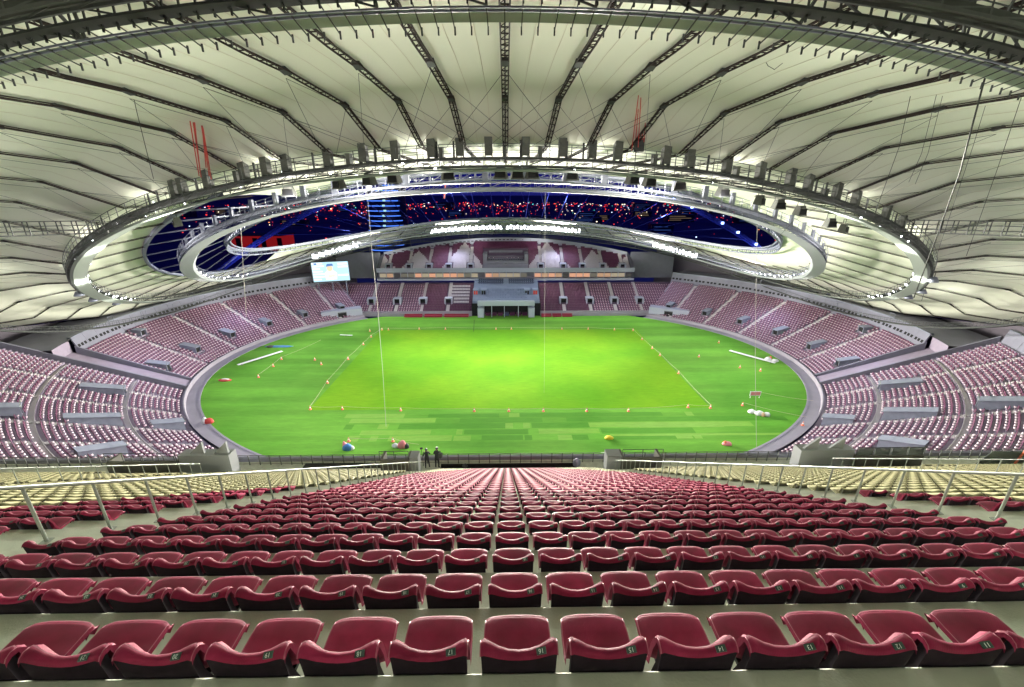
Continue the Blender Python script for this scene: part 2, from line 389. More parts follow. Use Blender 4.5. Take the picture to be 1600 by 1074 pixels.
# gangway between bowl and wings, with grey walls
for s, (pa, pb) in enumerate(((P_G1, P_G0), (sym(P_G0), sym(P_G1)))):
    o = annulus('gangway_floor', M_concb, [(3.7, .05), (4, 1.), (29.4, 12.4), (29.5, 15.6)], pa, pb, 4, False); tag(o, kind='structure')
    for (p, rr, side) in ((pa, None, 0), (pb, None, 1)):
        wing = (side == 0) == (s == 0)
        r1 = RW+.5 if wing else 28.5
        T = nrm(bowl(p+.001, 20)-bowl(p-.001, 20)); mm = MB(); k = 12
        for h in (-1, 1):
            P = [[bowl(p, 3.6+(r1-3.6)*i/k, z)+T*h*.25 for z in (0, bz(3.6+(r1-3.6)*i/k)+1.3)] for i in range(k+1)]; mm.grid(P)
        P = [[bowl(p, 3.6+(r1-3.6)*i/k, bz(3.6+(r1-3.6)*i/k)+1.3)+T*h*.25 for h in (-1, 1)] for i in range(k+1)]; mm.grid(P)
        nm = ('right' if s == 0 else 'left')
        tag(mm.build('radial_wall', M_wallg), 'grey sloping wall beside the %s gangway, on its %s side' % (nm, 'wing stand' if wing else 'curved bowl'), 'wall', kind='thing')

# back walls (parapets) with panels; each panel its own piece
def back_wall(name, p0, p1, r, z0, z1, lean, n, label, band=True):
    e = empty(name, bowl((p0+p1)/2, r, z0)); base = np.array(e.location)
    for i in range(n):
        a = p0+(p1-p0)*i/n; b = p0+(p1-p0)*(i+1)/n; g_ = (b-a)*.006; a += g_; b -= g_
        zj = 0
        mm = MB(); A1 = bowl(a, r, z0)-base; B1 = bowl(b, r, z0)-base; A2 = bowl(a, r+lean, z1)-base; B2 = bowl(b, r+lean, z1)-base
        ow = nrm(A2-bowl(a, r-3, z1)+base)*.0; d = nrm(V(A1[0]+base[0], A1[1]+base[1]-YB, 0))*.35
        mm.add([A1, B1, B2, A2, A1+d, B1+d, B2+d, A2+d], [(0, 1, 2, 3), (7, 6, 5, 4), (0, 4, 5, 1), (3, 2, 6, 7), (0, 3, 7, 4), (1, 5, 6, 2)])
        if band:
            for k in range(3):
                f0 = .12+.3*k; f1 = f0+.2
                def q(f, h): return (A1+(B1-A1)*f)*(1-h)+(A2+(B2-A2)*f)*h-d*.12
                mm.add([q(f0, .42), q(f1, .42), q(f1, .58), q(f0, .58)], [(0, 1, 2, 3)], 1)
        mm.build('wall_panel', [M_wallg, M_black], e)
    mm = MB(); k = n*2
    P = [[bowl(p0+(p1-p0)*i/k, r+lean+.36+u, z1+v)-base for (u, v) in ((-.5, .0), (-.5, .25), (.5, .25), (.5, -.3))] for i in range(k+1)]; mm.grid(P); mm.build('coping', M_steelL, e)
    tag(e, label, 'wall'); return e
back_wall('back_wall', P_G0, FAR0, 27.2, bz(27.2)-.6, 16.3, 1.6, 22, 'grey panelled back wall curving above the right side of the lower bowl')
back_wall('back_wall', FAR1, sym(P_G0), 27.2, bz(27.2)-.6, 16.3, 1.6, 22, 'grey panelled back wall curving above the left side of the lower bowl')
back_wall('back_wall', R(-62), P_G1, 39, bz(38)-.3, 21.0, 1.2, 12, 'grey back wall behind the top row of the right wing stand', False)
back_wall('back_wall', sym(P_G1), sym(R(-62)), 39, bz(38)-.3, 21.0, 1.2, 12, 'grey back wall behind the top row of the left wing stand', False)
# concourse slab and outer wall that close the bowl behind
tag(annulus('concourse_floor', M_wallg, [(29.5, 15.6), (44, 15.6)], P_G1, FAR0, 40, False), kind='structure')
tag(annulus('concourse_floor', M_wallg, [(29.5, 15.6), (44, 15.6)], FAR1, sym(P_G1), 40, False), kind='structure')
M_outer = mat('outer_wall_dark', (.12, .105, .13), .9)
for a, b in ((P_G1-.03, FAR0+.12), (FAR1-.12, sym(P_G1)+.03)):
    mm = MB(); k = 60; P = []
    for i in range(k+1):
        p = a+(b-a)*i/k; q = mpts(math.degrees(p)+90)[6]; s = .975
        P.append([V(q[0]*s, YC+(q[1]-YC)*s, 0), V(q[0]*s, YC+(q[1]-YC)*s, q[2]+.3)])
    mm.grid(P); tag(mm.build('outer_wall', M_outer), 'dark outer wall of the stadium behind the concourse, %s side' % ('right' if math.cos((a+b)/2) > 0 else 'left'), 'wall', kind='thing')
# ------------------------------------------------------------------ main stand opposite
gs = empty('main_stand', (0, 188, 0))
def P_(name, mm, mats, parent=gs, smooth=False):
    o = mm.build(name, mats, parent, smooth)
    base = V(*parent.location); 
    if parent is gs: o.data.transform(Matrix.Translation(-Vector(base)))
    return o
mm = MB(); TY = 1.05
def lz(y): return 1.6+SL*(y-190)
y = 189.; i = 0
while y < 209.5:
    hw_ = 65+(y-187)*.88
    for (a, b) in ((-hw_, -15.8), (15.8, hw_)):
        mm.box(a, b, y, y+TY, 0, lz(y)+.0)
    y += TY
M_mstep = mat('main_stand_steps', (.10, .065, .115), .8)
P_('lower_tier_steps', mm, M_mstep)
mm = MB()
for (a, b) in ((-66, -15.6), (15.6, 66)):
    mm.box(a, b, 187.6, 187.95, 0, 2.3)
    mm.box(a, b, 187.2, 187.6, 0, 1.5)
P_('front_wall', mm, M_path)
mm = MB()
yy = 210; k = 0
while k < 20:
    z = 17.3+.57*k; zmx = lambda x: 28.6-6.3*(abs(x)/62)**2
    xm = 62 if z < 22.3 else 62*math.sqrt(max(0, (28.6-z)/6.3))
    if xm > 4: mm.box(-xm, xm, yy, yy+.95, z-1.5, z)
    yy += .95; k += 1
P_('upper_tier_steps', mm, M_mstep)
# fascia, parapets
mm = MB(); mm.box(-63, 63, 207.6, 210.2, 16.4, 17.4); mm.box(-63, 63, 207.5, 207.7, 17.4, 18.5); P_('upper_tier_fascia', mm, M_light)
mm = MB(); mm.box(-63, 63, 208.2, 211, 12.2, 13.2); mm.box(-63, 63, 207.4, 207.6, 12.4, 13.4); P_('suite_balcony', mm, M_light)
mm = MB(); mm.box(-63, 63, 211, 211.3, 12.9, 16.5); P_('suite_back_wall', mm, M_wallg)
warm = [mat('suite_light_%d' % i, tuple(v*.08 for v in c), .4, emit=c, es=s, sample=False) for i, (c, s) in enumerate((((1, .6, .38), .45), ((.9, .75, .55), .4), ((.25, .22, .25), .12), ((.5, .45, .38), .25), ((1, .5, .32), .7)))]
pm = bpy.data.meshes
for i in range(36):
    x0 = -62+i*3.45
    if -13 < x0+1.7 < -9.4 or 9.8 < x0+1.7 < 13.2: continue
    mm = MB(); mm.box(x0+.2, x0+3.25, 208.6, 208.66, 13.9, 15.7); mm.box(x0-.1, x0+.1, 208.4, 209, 13.2, 16.4, 1)
    P_('suite_window', mm, [random.choice(warm if abs(x0) < 45 else warm[:4]), M_light])
mm = MB(); k = 30
for i in range(k):
    a = -62+124*i/k; b = -62+124*(i+1)/k
    za = 28.6-6.3*(a/62)**2; zb = 28.6-6.3*(b/62)**2; ya = 210+(za-17.3)/.6+1; yb = 210+(zb-17.3)/.6+1
    mm.add([(a, ya, za), (b, yb, zb), (b, yb+.5, zb+2.2), (a, ya+.5, za+2.2), (a, ya+1, za+2.2), (b, yb+1, zb+2.2), (a, ya+1, za-3), (b, yb+1, zb-3)], [(0, 1, 2, 3), (3, 2, 5, 4), (4, 5, 7, 6)])
    for q in (0, .5):
        c = a+(b-a)*(q+.1); mm.add([(c, ya-.02+.2, za+.95), (c+1.3, ya-.02+.2, za+.95), (c+1.3, ya+.02+.25, za+1.35), (c, ya+.25, za+1.35)], [(0, 1, 2, 3)], 1)
P_('rear_parapet', mm, [M_light, M_black])
for s in (-1, 1):
    mm = MB(); mm.add([(s*62.3, 207.5, 12), (s*62.3, 220, 12), (s*62.3, 220, 24), (s*62.3, 216, 22.6), (s*62.3, 207.5, 18.6)], [(0, 1, 2, 3, 4)])
    mm.add([(s*62.8, 207.5, 12), (s*62.8, 220, 12), (s*62.8, 220, 24), (s*62.8, 216, 22.6), (s*62.8, 207.5, 18.6)], [(0, 1, 2, 3, 4)])
    mm.box(min(s*62.8, s*85), max(s*62.8, s*85), 216, 216.4, 12, 25); P_('side_wall', mm, M_wallg)
# vomitories of both tiers
for (xs, yv, zf, wdt) in (([-63, -51, -39, -27, 27, 39.4, 51, 63], 194.5, lz, 2.6), ([-58, -48, -38, -28.4, -17.5, 17.3, 28.4, 38, 48, 58], 211.2, lambda y: 17.2, 2.2)):
    for x in xs:
        z = zf(yv); mm = MB()
        mm.box(x-wdt/2-.5, x-wdt/2, yv-.6, yv+3.4, z-.3, z+2.4); mm.box(x+wdt/2, x+wdt/2+.5, yv-.6, yv+3.4, z-.3, z+2.4); mm.box(x-wdt/2-.5, x+wdt/2+.5, yv+.2, yv+3.4, z+2.4, z+2.8)
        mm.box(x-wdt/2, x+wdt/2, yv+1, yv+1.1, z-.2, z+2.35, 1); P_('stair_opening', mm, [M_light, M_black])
        mm = MB(); y0_, y1_ = (190, 209) if yv < 200 else (214.6, 226-3.2*(abs(x)/45)**2)
        yy = y0_
        while yy < y1_:
            zz = lz(yy) if yv < 200 else 17.3+.6*(yy-210)
            if not (yv-.8 < yy < yv+3.3): mm.box(x-.75, x+.75, yy, yy+.5, zz-.6, zz+.25)
            yy += .52
        P_('aisle_stair', mm, M_aisle)
# VIP centre
M_vip = mat('vip_terrace_paint', (.22, .27, .38), .6, noise=.05, nscale=1)
M_vipw = mat('portico_white', (.42, .47, .54), .6)
M_desk = mat('press_desk', (.05, .07, .13), .5)
mm = MB()
for i in range(16):
    yy = 190.5+i*1.1; mm.box(-15.4, 15.4, yy, yy+1.1, 0, 6.6+.42*i)
P_('vip_terrace', mm, M_vip)
for r in range(3):
    for (a, b) in ((-13.5, -1.2), (1.2, 13.5)):
        mm = MB(); yy = 203.4+r*1.5; z = 6.6+.42*int((yy-190.5)/1.1)
        mm.box(a, b, yy, yy+.45, z+.7, z+1.0); n_ = 12
        for q in range(n_): mm.box(a+(b-a)*(q+.2)/n_, a+(b-a)*(q+.8)/n_, yy+.5, yy+.9, z, z+.95)
        P_('press_desk', mm, M_desk)
for r in range(4):
    for q in range(16):
        if (r+q) % 5 == 4: continue
        mm = MB(); yy = 192.6+r*1.9; x = -9+q*1.2; z = 6.6+.42*int((yy-190.5)/1.1); mm.box(x, x+.7, yy, yy+.5, z, z+.8); mm.box(x, x+.7, yy+.5, yy+.6, z, z+1.1)
        P_('vip_armchair', mm, M_vip)
for x in (-14.2, -10.5, 9.8, 13.6):
    mm = MB(); mm.box(x-1.3, x+1.3, 195.2, 198.2, 7, 10.6); mm.box(x-.9, x-.1, 195.05, 195.2, 7.9, 10., 1); mm.box(x+.1, x+.9, 195.05, 195.2, 7.9, 10, 1)
    P_('terrace_kiosk', mm, [M_vip, M_red if abs(x) > 12 else M_black])
mm = MB(); mm.box(-12.8, 12.8, 185.4, 190.5, 5.3, 6.6); mm.box(-12.8, 12.8, 185.3, 185.5, 6.6, 7.5); P_('portico_roof', mm, M_vipw)
for x in (-11.4, 11.4):
    mm = MB(); mm.box(x-1.4, x+1.4, 185, 188.6, 0, 4.2); P_('portico_pier', mm, M_vipw)
for x in (-6.5, -.8, 5.5):
    mm = MB(); mm.box(x-.15, x+.15, 185.6, 185.9, 0, 5.3); P_('portico_post', mm, M_vipw)
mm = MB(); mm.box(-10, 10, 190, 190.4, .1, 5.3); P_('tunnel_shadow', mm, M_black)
for q in range(7):
    mm = MB(); mm.box(-9.5+q*2.8, -7.1+q*2.8, 187.5, 189, .1, 1.5); P_('tunnel_seat_block', mm, [M_mseat if q != 3 else M_desk])
for s in (-1, 1):
    mm = MB(); mm.box(s*14.2-1.4, s*14.2+1.4, 187.8, 188.2, 0, 5.8); P_('tunnel_gate', mm, M_black)
# press box in the upper tier
mm = MB(); mm.box(-11.3, 11, 211, 226, 17.2, 19.8); mm.box(-11.3, 11, 213, 226, 19.8, 21.2); mm.box(-11.3, -9.4, 212.5, 226, 21, 24.6); mm.box(9.2, 11, 212.5, 226, 21, 24.6)
mm.box(-11.3, 11, 219, 228, 21.2, 22.8); mm.box(-8.5, 8.5, 214, 214.2, 22.2, 22.5); mm.box(-8.5, 8.5, 219.5, 219.7, 24.4, 25.4); mm.box(-.7, .7, 210.6, 213, 17.3, 20)
P_('press_box', mm, M_wallg)
mm = MB(); mm.box(-9.2, 9, 218.8, 218.95, 19.9, 22.2); mm.box(-9.2, 9, 225, 225.2, 22.8, 26.4); P_('press_box_glass', mm, M_glass)
for q in range(16):
    mm = MB(); x = -8.6+q*1.12+random.uniform(-.1, .1); mm.box(x, x+.5, 214.6, 215, 21.2, 22.2); mm.box(x+.1, x+.4, 214.4, 214.6, 22.2, 22.6, 1); P_('press_monitor', mm, [M_desk, random.choice([M_white, M_desk, M_lampb if q == 7 else M_desk])])
tag(gs, 'two-tier main stand across the pitch with lit glass suites and a press box', 'stand')
# dugouts
for i, (a, b) in enumerate(((-46, -38), (-37, -29), (-28, -17), (16, 20.5), (21, 25), (25.5, 30))):
    mm = MB(); mm.box(a, b, 185.6, 187, .05, .7); mm.box(a, b, 186.7, 187, .7, 1.3); mm.box(a, b, 185.5, 185.6, .05, .35)
    o = mm.build('dugout_bench', [mat('dugout_maroon', (.25, .01, .04), .5) if i == 0 else bpy.data.materials['dugout_maroon']])
    tag(o, 'low dark red dugout bench below the main stand, %s from the left' % ['first', 'second', 'third', 'fourth', 'fifth', 'sixth'][i], 'bench', 'dugout benches before the main stand')
for s, nm in ((-1, 'left'), (1, 'right')):
    e = empty('corner_tunnel', (s*72.5, 182.8, 0), R(-26)*s)
    mm = MB(); mm.box(-8.5, 8.5, 0, .5, 0, 4.2); mm.box(-8.5, 8.5, .5, 6, 3.4, 4.); mm.build('tunnel_wall', M_light, e)
    mm = MB(); mm.box(-1.6, 1.6, -.05, 0, .1, 3.); mm.build('dark_doorway', M_black, e)
    mm = MB(); mm.box(-1.8, -1.6, -.12, 0, 0, 3.1); mm.box(1.6, 1.8, -.12, 0, 0, 3.1); mm.box(-1.8, 1.8, -.12, 0, 3.1, 3.3); mm.build('door_frame', M_steel, e)
    tag(e, 'pale corner wall with a dark doorway at the %s end of the main stand' % nm, 'wall')
# main stand seats
def tri(x, h):
    for c, hb, ap in ((21.3, 10.9, 1.), (43.5, 8.3, .68)):
        if abs(abs(x)-c-(1.5*h if c > 40 else 0)) < hb*(1-h/ap): return True
    return abs(x) > 54+6*h/.42 and h < .5 and abs(x) > 54+16*h
SM, SW, SD = [], [], []
yy = 190.2; i = 0
while yy < 208.5:
    hw_ = 63+(yy-187)*.88; z = lz(189+TY*i+.01)
    x = 16.4; yc = 189+TY*i+.2
    pv = (-63, -51, -39, -27, 27, 39.4, 51, 63)
    for s in (-1, 1):
        x = 16.4
        while x < hw_:
            X = s*x; dx = 1.15 if x > 40 else .72
            if all(abs(X-p) > .95 for p in pv) and not (193.6 < yc < 198.2 and any(abs(X-p) < 2.1 for p in pv)) and i > 0:
                f = (V(X, yc, z), V(-1, 0, 0), V(0, -1, 0))
                if x > 40: SD.append(f)
                elif s < 0 and 17.5 < x < 26.3 and 194 < yc < 206.5 and (i % 2 == 0): SW.append(f)
                elif s < 0 and 17.5 < x < 26.3 and 194 < yc < 206.5: pass
                else: SM.append(f)
            x += dx
    i += 1; yy += TY
for k in range(20):
    z = 17.3+.57*k; xm = 61.5 if z < 22.3 else 61.5*math.sqrt(max(0, (28.6-z)/6.3)); x = -xm; yc = 210+.95*k+.15
    while x < xm:
        if not (-11.8 < x < 11.5 and k < 15) and all(abs(x-p) > .9 for p in (-58, -48, -38, -28.4, -17.5, 17.3, 28.4, 38, 48, 58)) and not (k < 5 and any(abs(x-p) < 1.9 for p in (-58, -48, -38, -28.4, -17.5, 17.3, 28.4, 38, 48, 58))) and k not in ((0,)):
            f = (V(x, yc+.05, z), V(-1, 0, 0), V(0, -1, 0)); (SW if tri(x, k/19) else SM).append(f)
        x += .66
FM = far_seat(.60, .5, .55, .62)
seats_obj('main_stand_maroon_seats', SM, [M_mseat, M_mseat], FM, 'maroon seats filling both tiers of the main stand')['category'] = 'seats'
seats_obj('main_stand_white_seats', SW, [M_whiteseat, M_whiteseat], FM, 'cream seats laid out as triangles in the upper tier of the main stand')['category'] = 'seats'
seats_obj('main_stand_pale_seats', SD, [M_pinkseat, M_seatback], FS, 'pale pink dotted seats at both ends of the main stand lower tier')['category'] = 'seats'

# scoreboard
e = empty('video_screen', (-80.5, 196.5, 14.2), R(-12+30))
mm = MB(); mm.box(-8.1, 8.1, .1, 1.0, 0, 9.4); mm.build('screen_housing', M_steel, e)
scr = [mat('screen_%s' % n_, tuple(v*.06 for v in c), .4, emit=c, es=s_, sample=False) for n_, c, s_ in (('sky', (.55, .85, 1), 1.1), ('white', (1, 1, 1), 1.1), ('teal', (.1, .5, .6), .9), ('skin', (1, .75, .5), 1.1), ('blue', (.12, .3, .7), .9))]
mm = MB(); q = lambda a, b, c, d, m, k: mm.quad((a, .09-k*.01, c), (b, .09-k*.01, c), (b, .09-k*.01, d), (a, .09-k*.01, d), m)
q(-7.8, 7.8, .3, 9.1, 0, 0)
for z in np.arange(1, 8.6, 1.2): q(-7.6, random.uniform(-5, -2.5), z, z+.7, random.choice([1, 2, 1]), 1)
for z in np.arange(1.2, 8.6, 1.3): q(random.uniform(2.5, 4.5), 7.5, z, z+.8, random.choice([1, 1, 2, 0]), 1)
mm.add([(-2.4, .07, 1), (2.3, .07, 1), (2.6, .07, 4), (1.2, .07, 5.3), (-1.6, .07, 5.3), (-2.8, .07, 4)], [(0, 1, 2, 3, 4, 5)], 1)
P = [(1.3*math.cos(a)-.3, .06, 6.3+1.4*math.sin(a)) for a in np.linspace(0, 2*PI, 14)[:-1]]; mm.add(P, [tuple(range(13))], 3)
mm.add([(-1.8, .05, 7.0), (1.4, .05, 7.4), (1.0, .05, 8.3), (-1.3, .05, 8.3)], [(0, 1, 2, 3)], 4)
q(-1.3, 1.6, 2.0, 3.2, 3, 2); q(-6.8, -5.6, 8.0, 8.8, 4, 2)
mm.build('lit_picture', scr, e)
mm = MB()
for x in (-6, 0, 6): mm.box(x-.25, x+.25, .3, .8, -7, 0)
mm.build('support_posts', M_steelL, e)
mm = MB(); mm.box(-8.2, 8.2, .05, .12, -.15, .12); mm.box(-8.2, 8.2, .05, .12, 9.2, 9.45); mm.box(-8.2, -7.8, .05, .12, .12, 9.2); mm.box(7.8, 8.2, .05, .12, .12, 9.2); mm.build('screen_frame', M_dark, e)
tag(e, 'bright lit video screen on posts above the left curve of seats', 'screen')
# ------------------------------------------------------------------ roof: membrane panels, radial trusses
ORD = ['first', 'second', 'third', 'fourth', 'fifth', 'sixth', 'seventh', 'eighth', 'ninth', 'tenth', 'eleventh', 'twelfth', 'thirteenth', 'fourteenth', 'fifteenth', 'sixteenth', 'seventeenth', 'eighteenth', 'nineteenth', 'twentieth']
def ordinal(n):
    if n <= 20: return ORD[n-1]
    if n < 30: return 'twenty-'+ORD[n-21]
    if n == 30: return 'thirtieth'
    if n < 40: return 'thirty-'+ORD[n-31]
    if n == 40: return 'fortieth'
    return 'forty-'+ORD[n-41]
def sec_dense(off, sub=4, start=0, frac=0.):
    P = mpts(off)
    if start or frac: P = [P[start]+(P[start+1]-P[start])*frac]+P[start+1:]
    out_ = []
    for i in range(len(P)-1):
        for k in range(sub): out_.append(P[i]+(P[i+1]-P[i])*k/sub)
    out_.append(P[-1]); return out_
roof = tag(empty('roof_canopy', (0, 136, 30)), kind='structure')
base = V(0, 136, 30)
OFF2 = OFFS+[360+OFFS[0]]
for i in range(len(OFF2)-1):
    a, b = OFF2[i], OFF2[i+1]; mid = (a+b)/2
    openL = -104 < mid < -30
    cols = []; nc = 6
    for j in range(nc+1):
        o_ = a+(b-a)*j/nc; S = sec_dense(o_, 4, *((1, .38) if openL else (0, 0.)))
        bulge = 4*(j/nc)*(1-j/nc); wd = np.linalg.norm(mpts(a)[3]-mpts(b)[3])
        S = [p+V(0, 0, .028*wd*bulge+.12) for p in S]; cols.append(S)
    mm = MB(); mm.grid(np.array(cols)-base); pn = mm.build('roof_panel', M_memb, roof, smooth=True)
    if abs(mid) < 66:
        for j in (2, 4):
            mm = MB(); mm.path([q-V(0, 0, .03)-base for q in cols[j][8:]], .018, 3); mm.build('fabric_seam', M_seam, pn)
M_cable = mat('cable', (.05, .055, .05), .8, spec=.1)
for i, off in enumerate(OFFS):
    P = mpts(off); ph = R(off-90); near = abs(off) < 60
    e = empty('roof_truss', P[2]); bs = P[2]
    hw_ = .27; T = V(-math.sin(ph), math.cos(ph), 0)
    t = nrm(P[4]-P[2]); side = nrm(np.cross(t, V(0, 0, 1)))
    openL = -104 < off < -30
    pts = P[1:] if not openL else [P[1]+(P[2]-P[1])*.38]+P[2:]
    ch = []
    for s in (-1, 1):
        mm = MB(); q_ = [p+side*hw_*s-V(0, 0, .22)-bs for p in pts]
        mm.path(q_, .07, 4); mm.build('chord', M_truss, e); ch.append(q_)
    mm = MB(); q_ = [p-V(0, 0, 0.05)-bs for p in pts]; mm.path(q_, .07, 4); mm.build('top_chord', M_truss, e)
    mm = MB(); stp = 1.0 if abs(off) < 36 else 2.0
    for k in range(len(pts)-1):
        L = np.linalg.norm(pts[k+1]-pts[k]); n_ = max(1, int(L/stp))
        for q in range(n_):
            f = (q+.5)/n_; l = ch[0][k]+(ch[0][k+1]-ch[0][k])*f; r_ = ch[1][k]+(ch[1][k+1]-ch[1][k])*f
            mm.bar(l, r_, .05, 3)
            if near:
                f2 = min(1, (q+1.5)/n_); l2 = ch[0][k]+(ch[0][k+1]-ch[0][k])*f2; mm.bar(r_, l2, .03, 3)
    tag(mm.build('lattice', M_truss, e), kind='stuff')
    mm = MB()
    for k in (2, 3):
        mm = MB(); mm.obox(pts[k]-bs-V(0, 0, .2), side*.30, t*.38, V(0, 0, .12)); mm.build('joint_plate', M_dark, e)
    if off == 0: lab = 'dark lattice roof truss running straight up the middle of the near roof'
    else:
        k = abs(i-OFFS.index(0)); lab = 'dark lattice roof truss, %s one %s of the middle truss' % (ordinal(k), 'left' if off < 0 else 'right')
    tag(e, lab, 'roof truss', 'radial lattice trusses under the roof membrane')
# bare cables where the left panels are missing, and hole edge ring
def cable(name, pts, r, M, label, cat='cable', group=None, kind=None):
    mm = MB(); mm.path(pts, r, 4); o = mm.build(name, M); tag(o, label, cat, group, kind); return o
k = 0
for off in OFFS:
    if -104 < off < -30:
        P = mpts(off); k += 1
        for dz in (0,):
            cable('bare_roof_cable', [P[0], P[1]-V(0, 0, .6), P[1]+(P[2]-P[1])*.38], .16, M_steelL, 'bare grey cable crossing the open left end of the roof, %s from the near side' % ordinal(k), 'cable', 'bare cables in the open roof bay')
def ring_path(name, key, f, r, M, n=260, label=None, cat=None, parent=None):
    mm = MB(); P = []
    for i in range(n):
        p, t, o = rframe(key, 2*PI*i/n); P.append(p+f[0]*o+V(0, 0, f[1]))
    mm.path(P, r, 6, closed=True); return mm.build(name, M, parent)
e = empty('tension_ring', (0, 136, 40))
for j, (f, r) in enumerate((((0, 0), .45), ((-1.1, .5), .25), ((0, -1.4), .22))):
    o = ring_path('ring_tube', 'D', f, r, M_steelL, parent=e); o.data.transform(Matrix.Translation((0, -136, -40)))
mm = MB()
for i in range(180):
    p, t, o = rframe('D', 2*PI*i/180); mm.bar(p, p+V(0, 0, -1.4), .12, 4); p2, t2, o2 = rframe('D', 2*PI*(i+1)/180); mm.bar(p+V(0, 0, -1.4), p2, .08, 3); mm.bar(p, p-1.1*o+V(0, 0, .5), .08, 3)
o = mm.build('ring_struts', M_steelL, e); o.data.transform(Matrix.Translation((0, -136, -40))); tag(o, kind='stuff')
tag(e, 'pale steel tension ring around the edge of the roof opening', 'ring beam')
# edge band of the open bay
P = []
for j in range(80):
    off = -28-78*j/79; q = mpts(off); P.append(q[1]+(q[2]-q[1])*.38)
cable('membrane_edge_band', P, .45, M_steelL, 'curved pale edge band of the roof membrane beside the open left bay', 'edge band')

# ------------------------------------------------------------------ ring catwalks
def catwalk(key, label, wd, Mdeck, Mrail, nstep, hgt=1.3, near=60, postM=None, drop=.9, under=M_steel):
    e = empty('ring_catwalk', ring(key, -PI/2)); bs = V(*e.location); F = [rframe(key, 2*PI*i/nstep) for i in range(nstep)]
    mm = MB(); mm.grid([[p+o*a+V(0, 0, b)-bs for a, b in ((-wd/2, 0), (wd/2, 0), (wd/2, -.25), (-wd/2, -.25), (-wd/2, 0))] for p, t, o in F], closed=True); mm.build('deck', Mdeck, e)
    for s, nm in ((-1, 'inner_rail'), (1, 'outer_rail')):
        for h in (hgt, hgt*.5):
            mm = MB(); mm.path([p+o*s*wd/2+V(0, 0, h)-bs for p, t, o in F], .05 if h == hgt else .035, 4, closed=True); mm.build(nm, Mrail, e)
    for s in (-1, 1):
        mm = MB(); mm.path([p+o*s*wd*.5+V(0, 0, -drop)-bs for p, t, o in F], .10, 4, closed=True); mm.build('bottom_chord', under, e)
    mm = MB()
    for i, (p, t, o) in enumerate(F):
        p2, t2, o2 = F[(i+1) % nstep]; ph = 2*PI*i/nstep
        for s in (-1, 1):
            mm.bar(p+o*s*wd/2-bs, p+o*s*wd/2+V(0, 0, -drop)-bs, .05, 3); mm.bar(p+o*s*wd/2+V(0, 0, -drop)-bs, p2+o2*s*wd/2-bs, .04, 3)
        mm.bar(p-o*wd/2+V(0, 0, -drop)-bs, p2+o2*wd/2+V(0, 0, -drop)-bs, .05, 3)
    tag(mm.build('bracing', under, e), kind='stuff')
    pmm = MB(); pmm.box(-.04, .04, -.04, .04, -.1, hgt); pme = pmm.mesh('railing_post', [Mrail]); rest = MB()
    for i, (p, t, o) in enumerate(F):
        a = math.degrees(2*PI*i/nstep)-270; a = (a+180) % 360-180
        for s in (-1, 1):
            q = p+o*s*wd/2-bs
            if abs(a) < near and s == 1:
                ob = link('railing_post', pme, e); ob.location = q
            else: rest.bar(q, q+V(0, 0, hgt), .04, 3)
    tag(rest.build('far_railing_posts', Mrail, e), kind='stuff')
    tag(e, label, 'catwalk'); return e, F
cwA, FA = catwalk('A', 'middle ring catwalk carrying grey cabinets and floodlights under the roof', 2.6, M_dark, M_steel, 280, near=48)
cwB, FB = catwalk('B', 'inner ring catwalk of pale steel around the roof opening', 2.4, M_steelL, M_steelL, 240, near=40, under=M_steelL)
cwC, FC = catwalk('C', 'outermost ring catwalk crossing the top of the view, dark deck and tubes', .7, M_dark, M_steel, 300, hgt=1.1, near=0, drop=.35)
# second plate under B so that it reads as the pale bright band
e = cwB; bs = V(*e.location)
mm = MB(); mm.grid([[p+o*a+V(0, 0, b)-bs for a, b in ((-1.9, -.9), (-1.3, -1.5), (1.3, -1.5))] for p, t, o in FB], closed=True); mm.build('lower_fascia', mat('ring_fascia_white', (.30, .31, .34), .6), e)
e = cwA; bs = V(*e.location)
mm = MB(); mm.grid([[p+o*a+V(0, 0, b)-bs for a, b in ((-1.5, -1.0), (-1.5, -1.1), (.6, -1.5), (1.0, -1.3))] for p, t, o in FA], closed=True); mm.build('lower_fascia', mat('ring_fascia_green', (.22, .25, .22), .6), e)
# outer ring near details: inner plate, brackets, ladder tray, diagonals, big tube
e = cwC; bs = V(*e.location)
M_plate2 = mat('green_grey_plate', (.30, .38, .30), .6, noise=.15, nscale=.4)
n_ = 290; NF = []
for i in range(n_+1):
    off = -52+104*i/n_; NF.append(rframe('C', R(off-90)))
mm = MB(); mm.grid([[p-o*a+V(0, 0, b)-bs for a, b in ((1.75, -.9), (2.55, -1.1), (2.55, -1.15), (1.75, -.95), (1.75, -.9))] for p, t, o in NF]); mm.build('inner_plate', M_plate2, e)
mm = MB(); mm.grid([[p+o*a+V(0, 0, b)-bs for a, b in ((-1.3, -.75), (-.6, -.68), (-.6, -.58), (-1.3, -.65), (-1.3, -.75))] for p, t, o in NF]); mm.build('under_deck', M_dark, e)
mm = MB(); mm.path([p+o*-.3+V(0, 0, -.2)-bs for p, t, o in NF[::3]], .1, 8); mm.build('main_tube', M_steel, e)
mm = MB(); mm.path([p+o*-.1+V(0, 0, .85)-bs for p, t, o in NF[::3]], .06, 6); mm.build('upper_tube', M_steel, e)
mm = MB()
mm.path([p-o*.5+V(0, 0, -.2)-bs+o*.12*math.sin(i*.9) for i, (p, t, o) in enumerate(NF[::2])], .09, 5); mm.path([p-o*.4+V(0, 0, -.1)-bs+V(0, 0, .15*math.sin(i*.5)) for i, (p, t, o) in enumerate(NF[::2])], .07, 5); mm.build('cable_bundle', M_black, e)
for s in (-1.35, -1.75):
    mm = MB(); mm.path([p+o*s+V(0, 0, -1.0)-bs for p, t, o in NF[::2]], .05, 4); mm.build('tray_rail', M_steelL, e)
mm = MB()
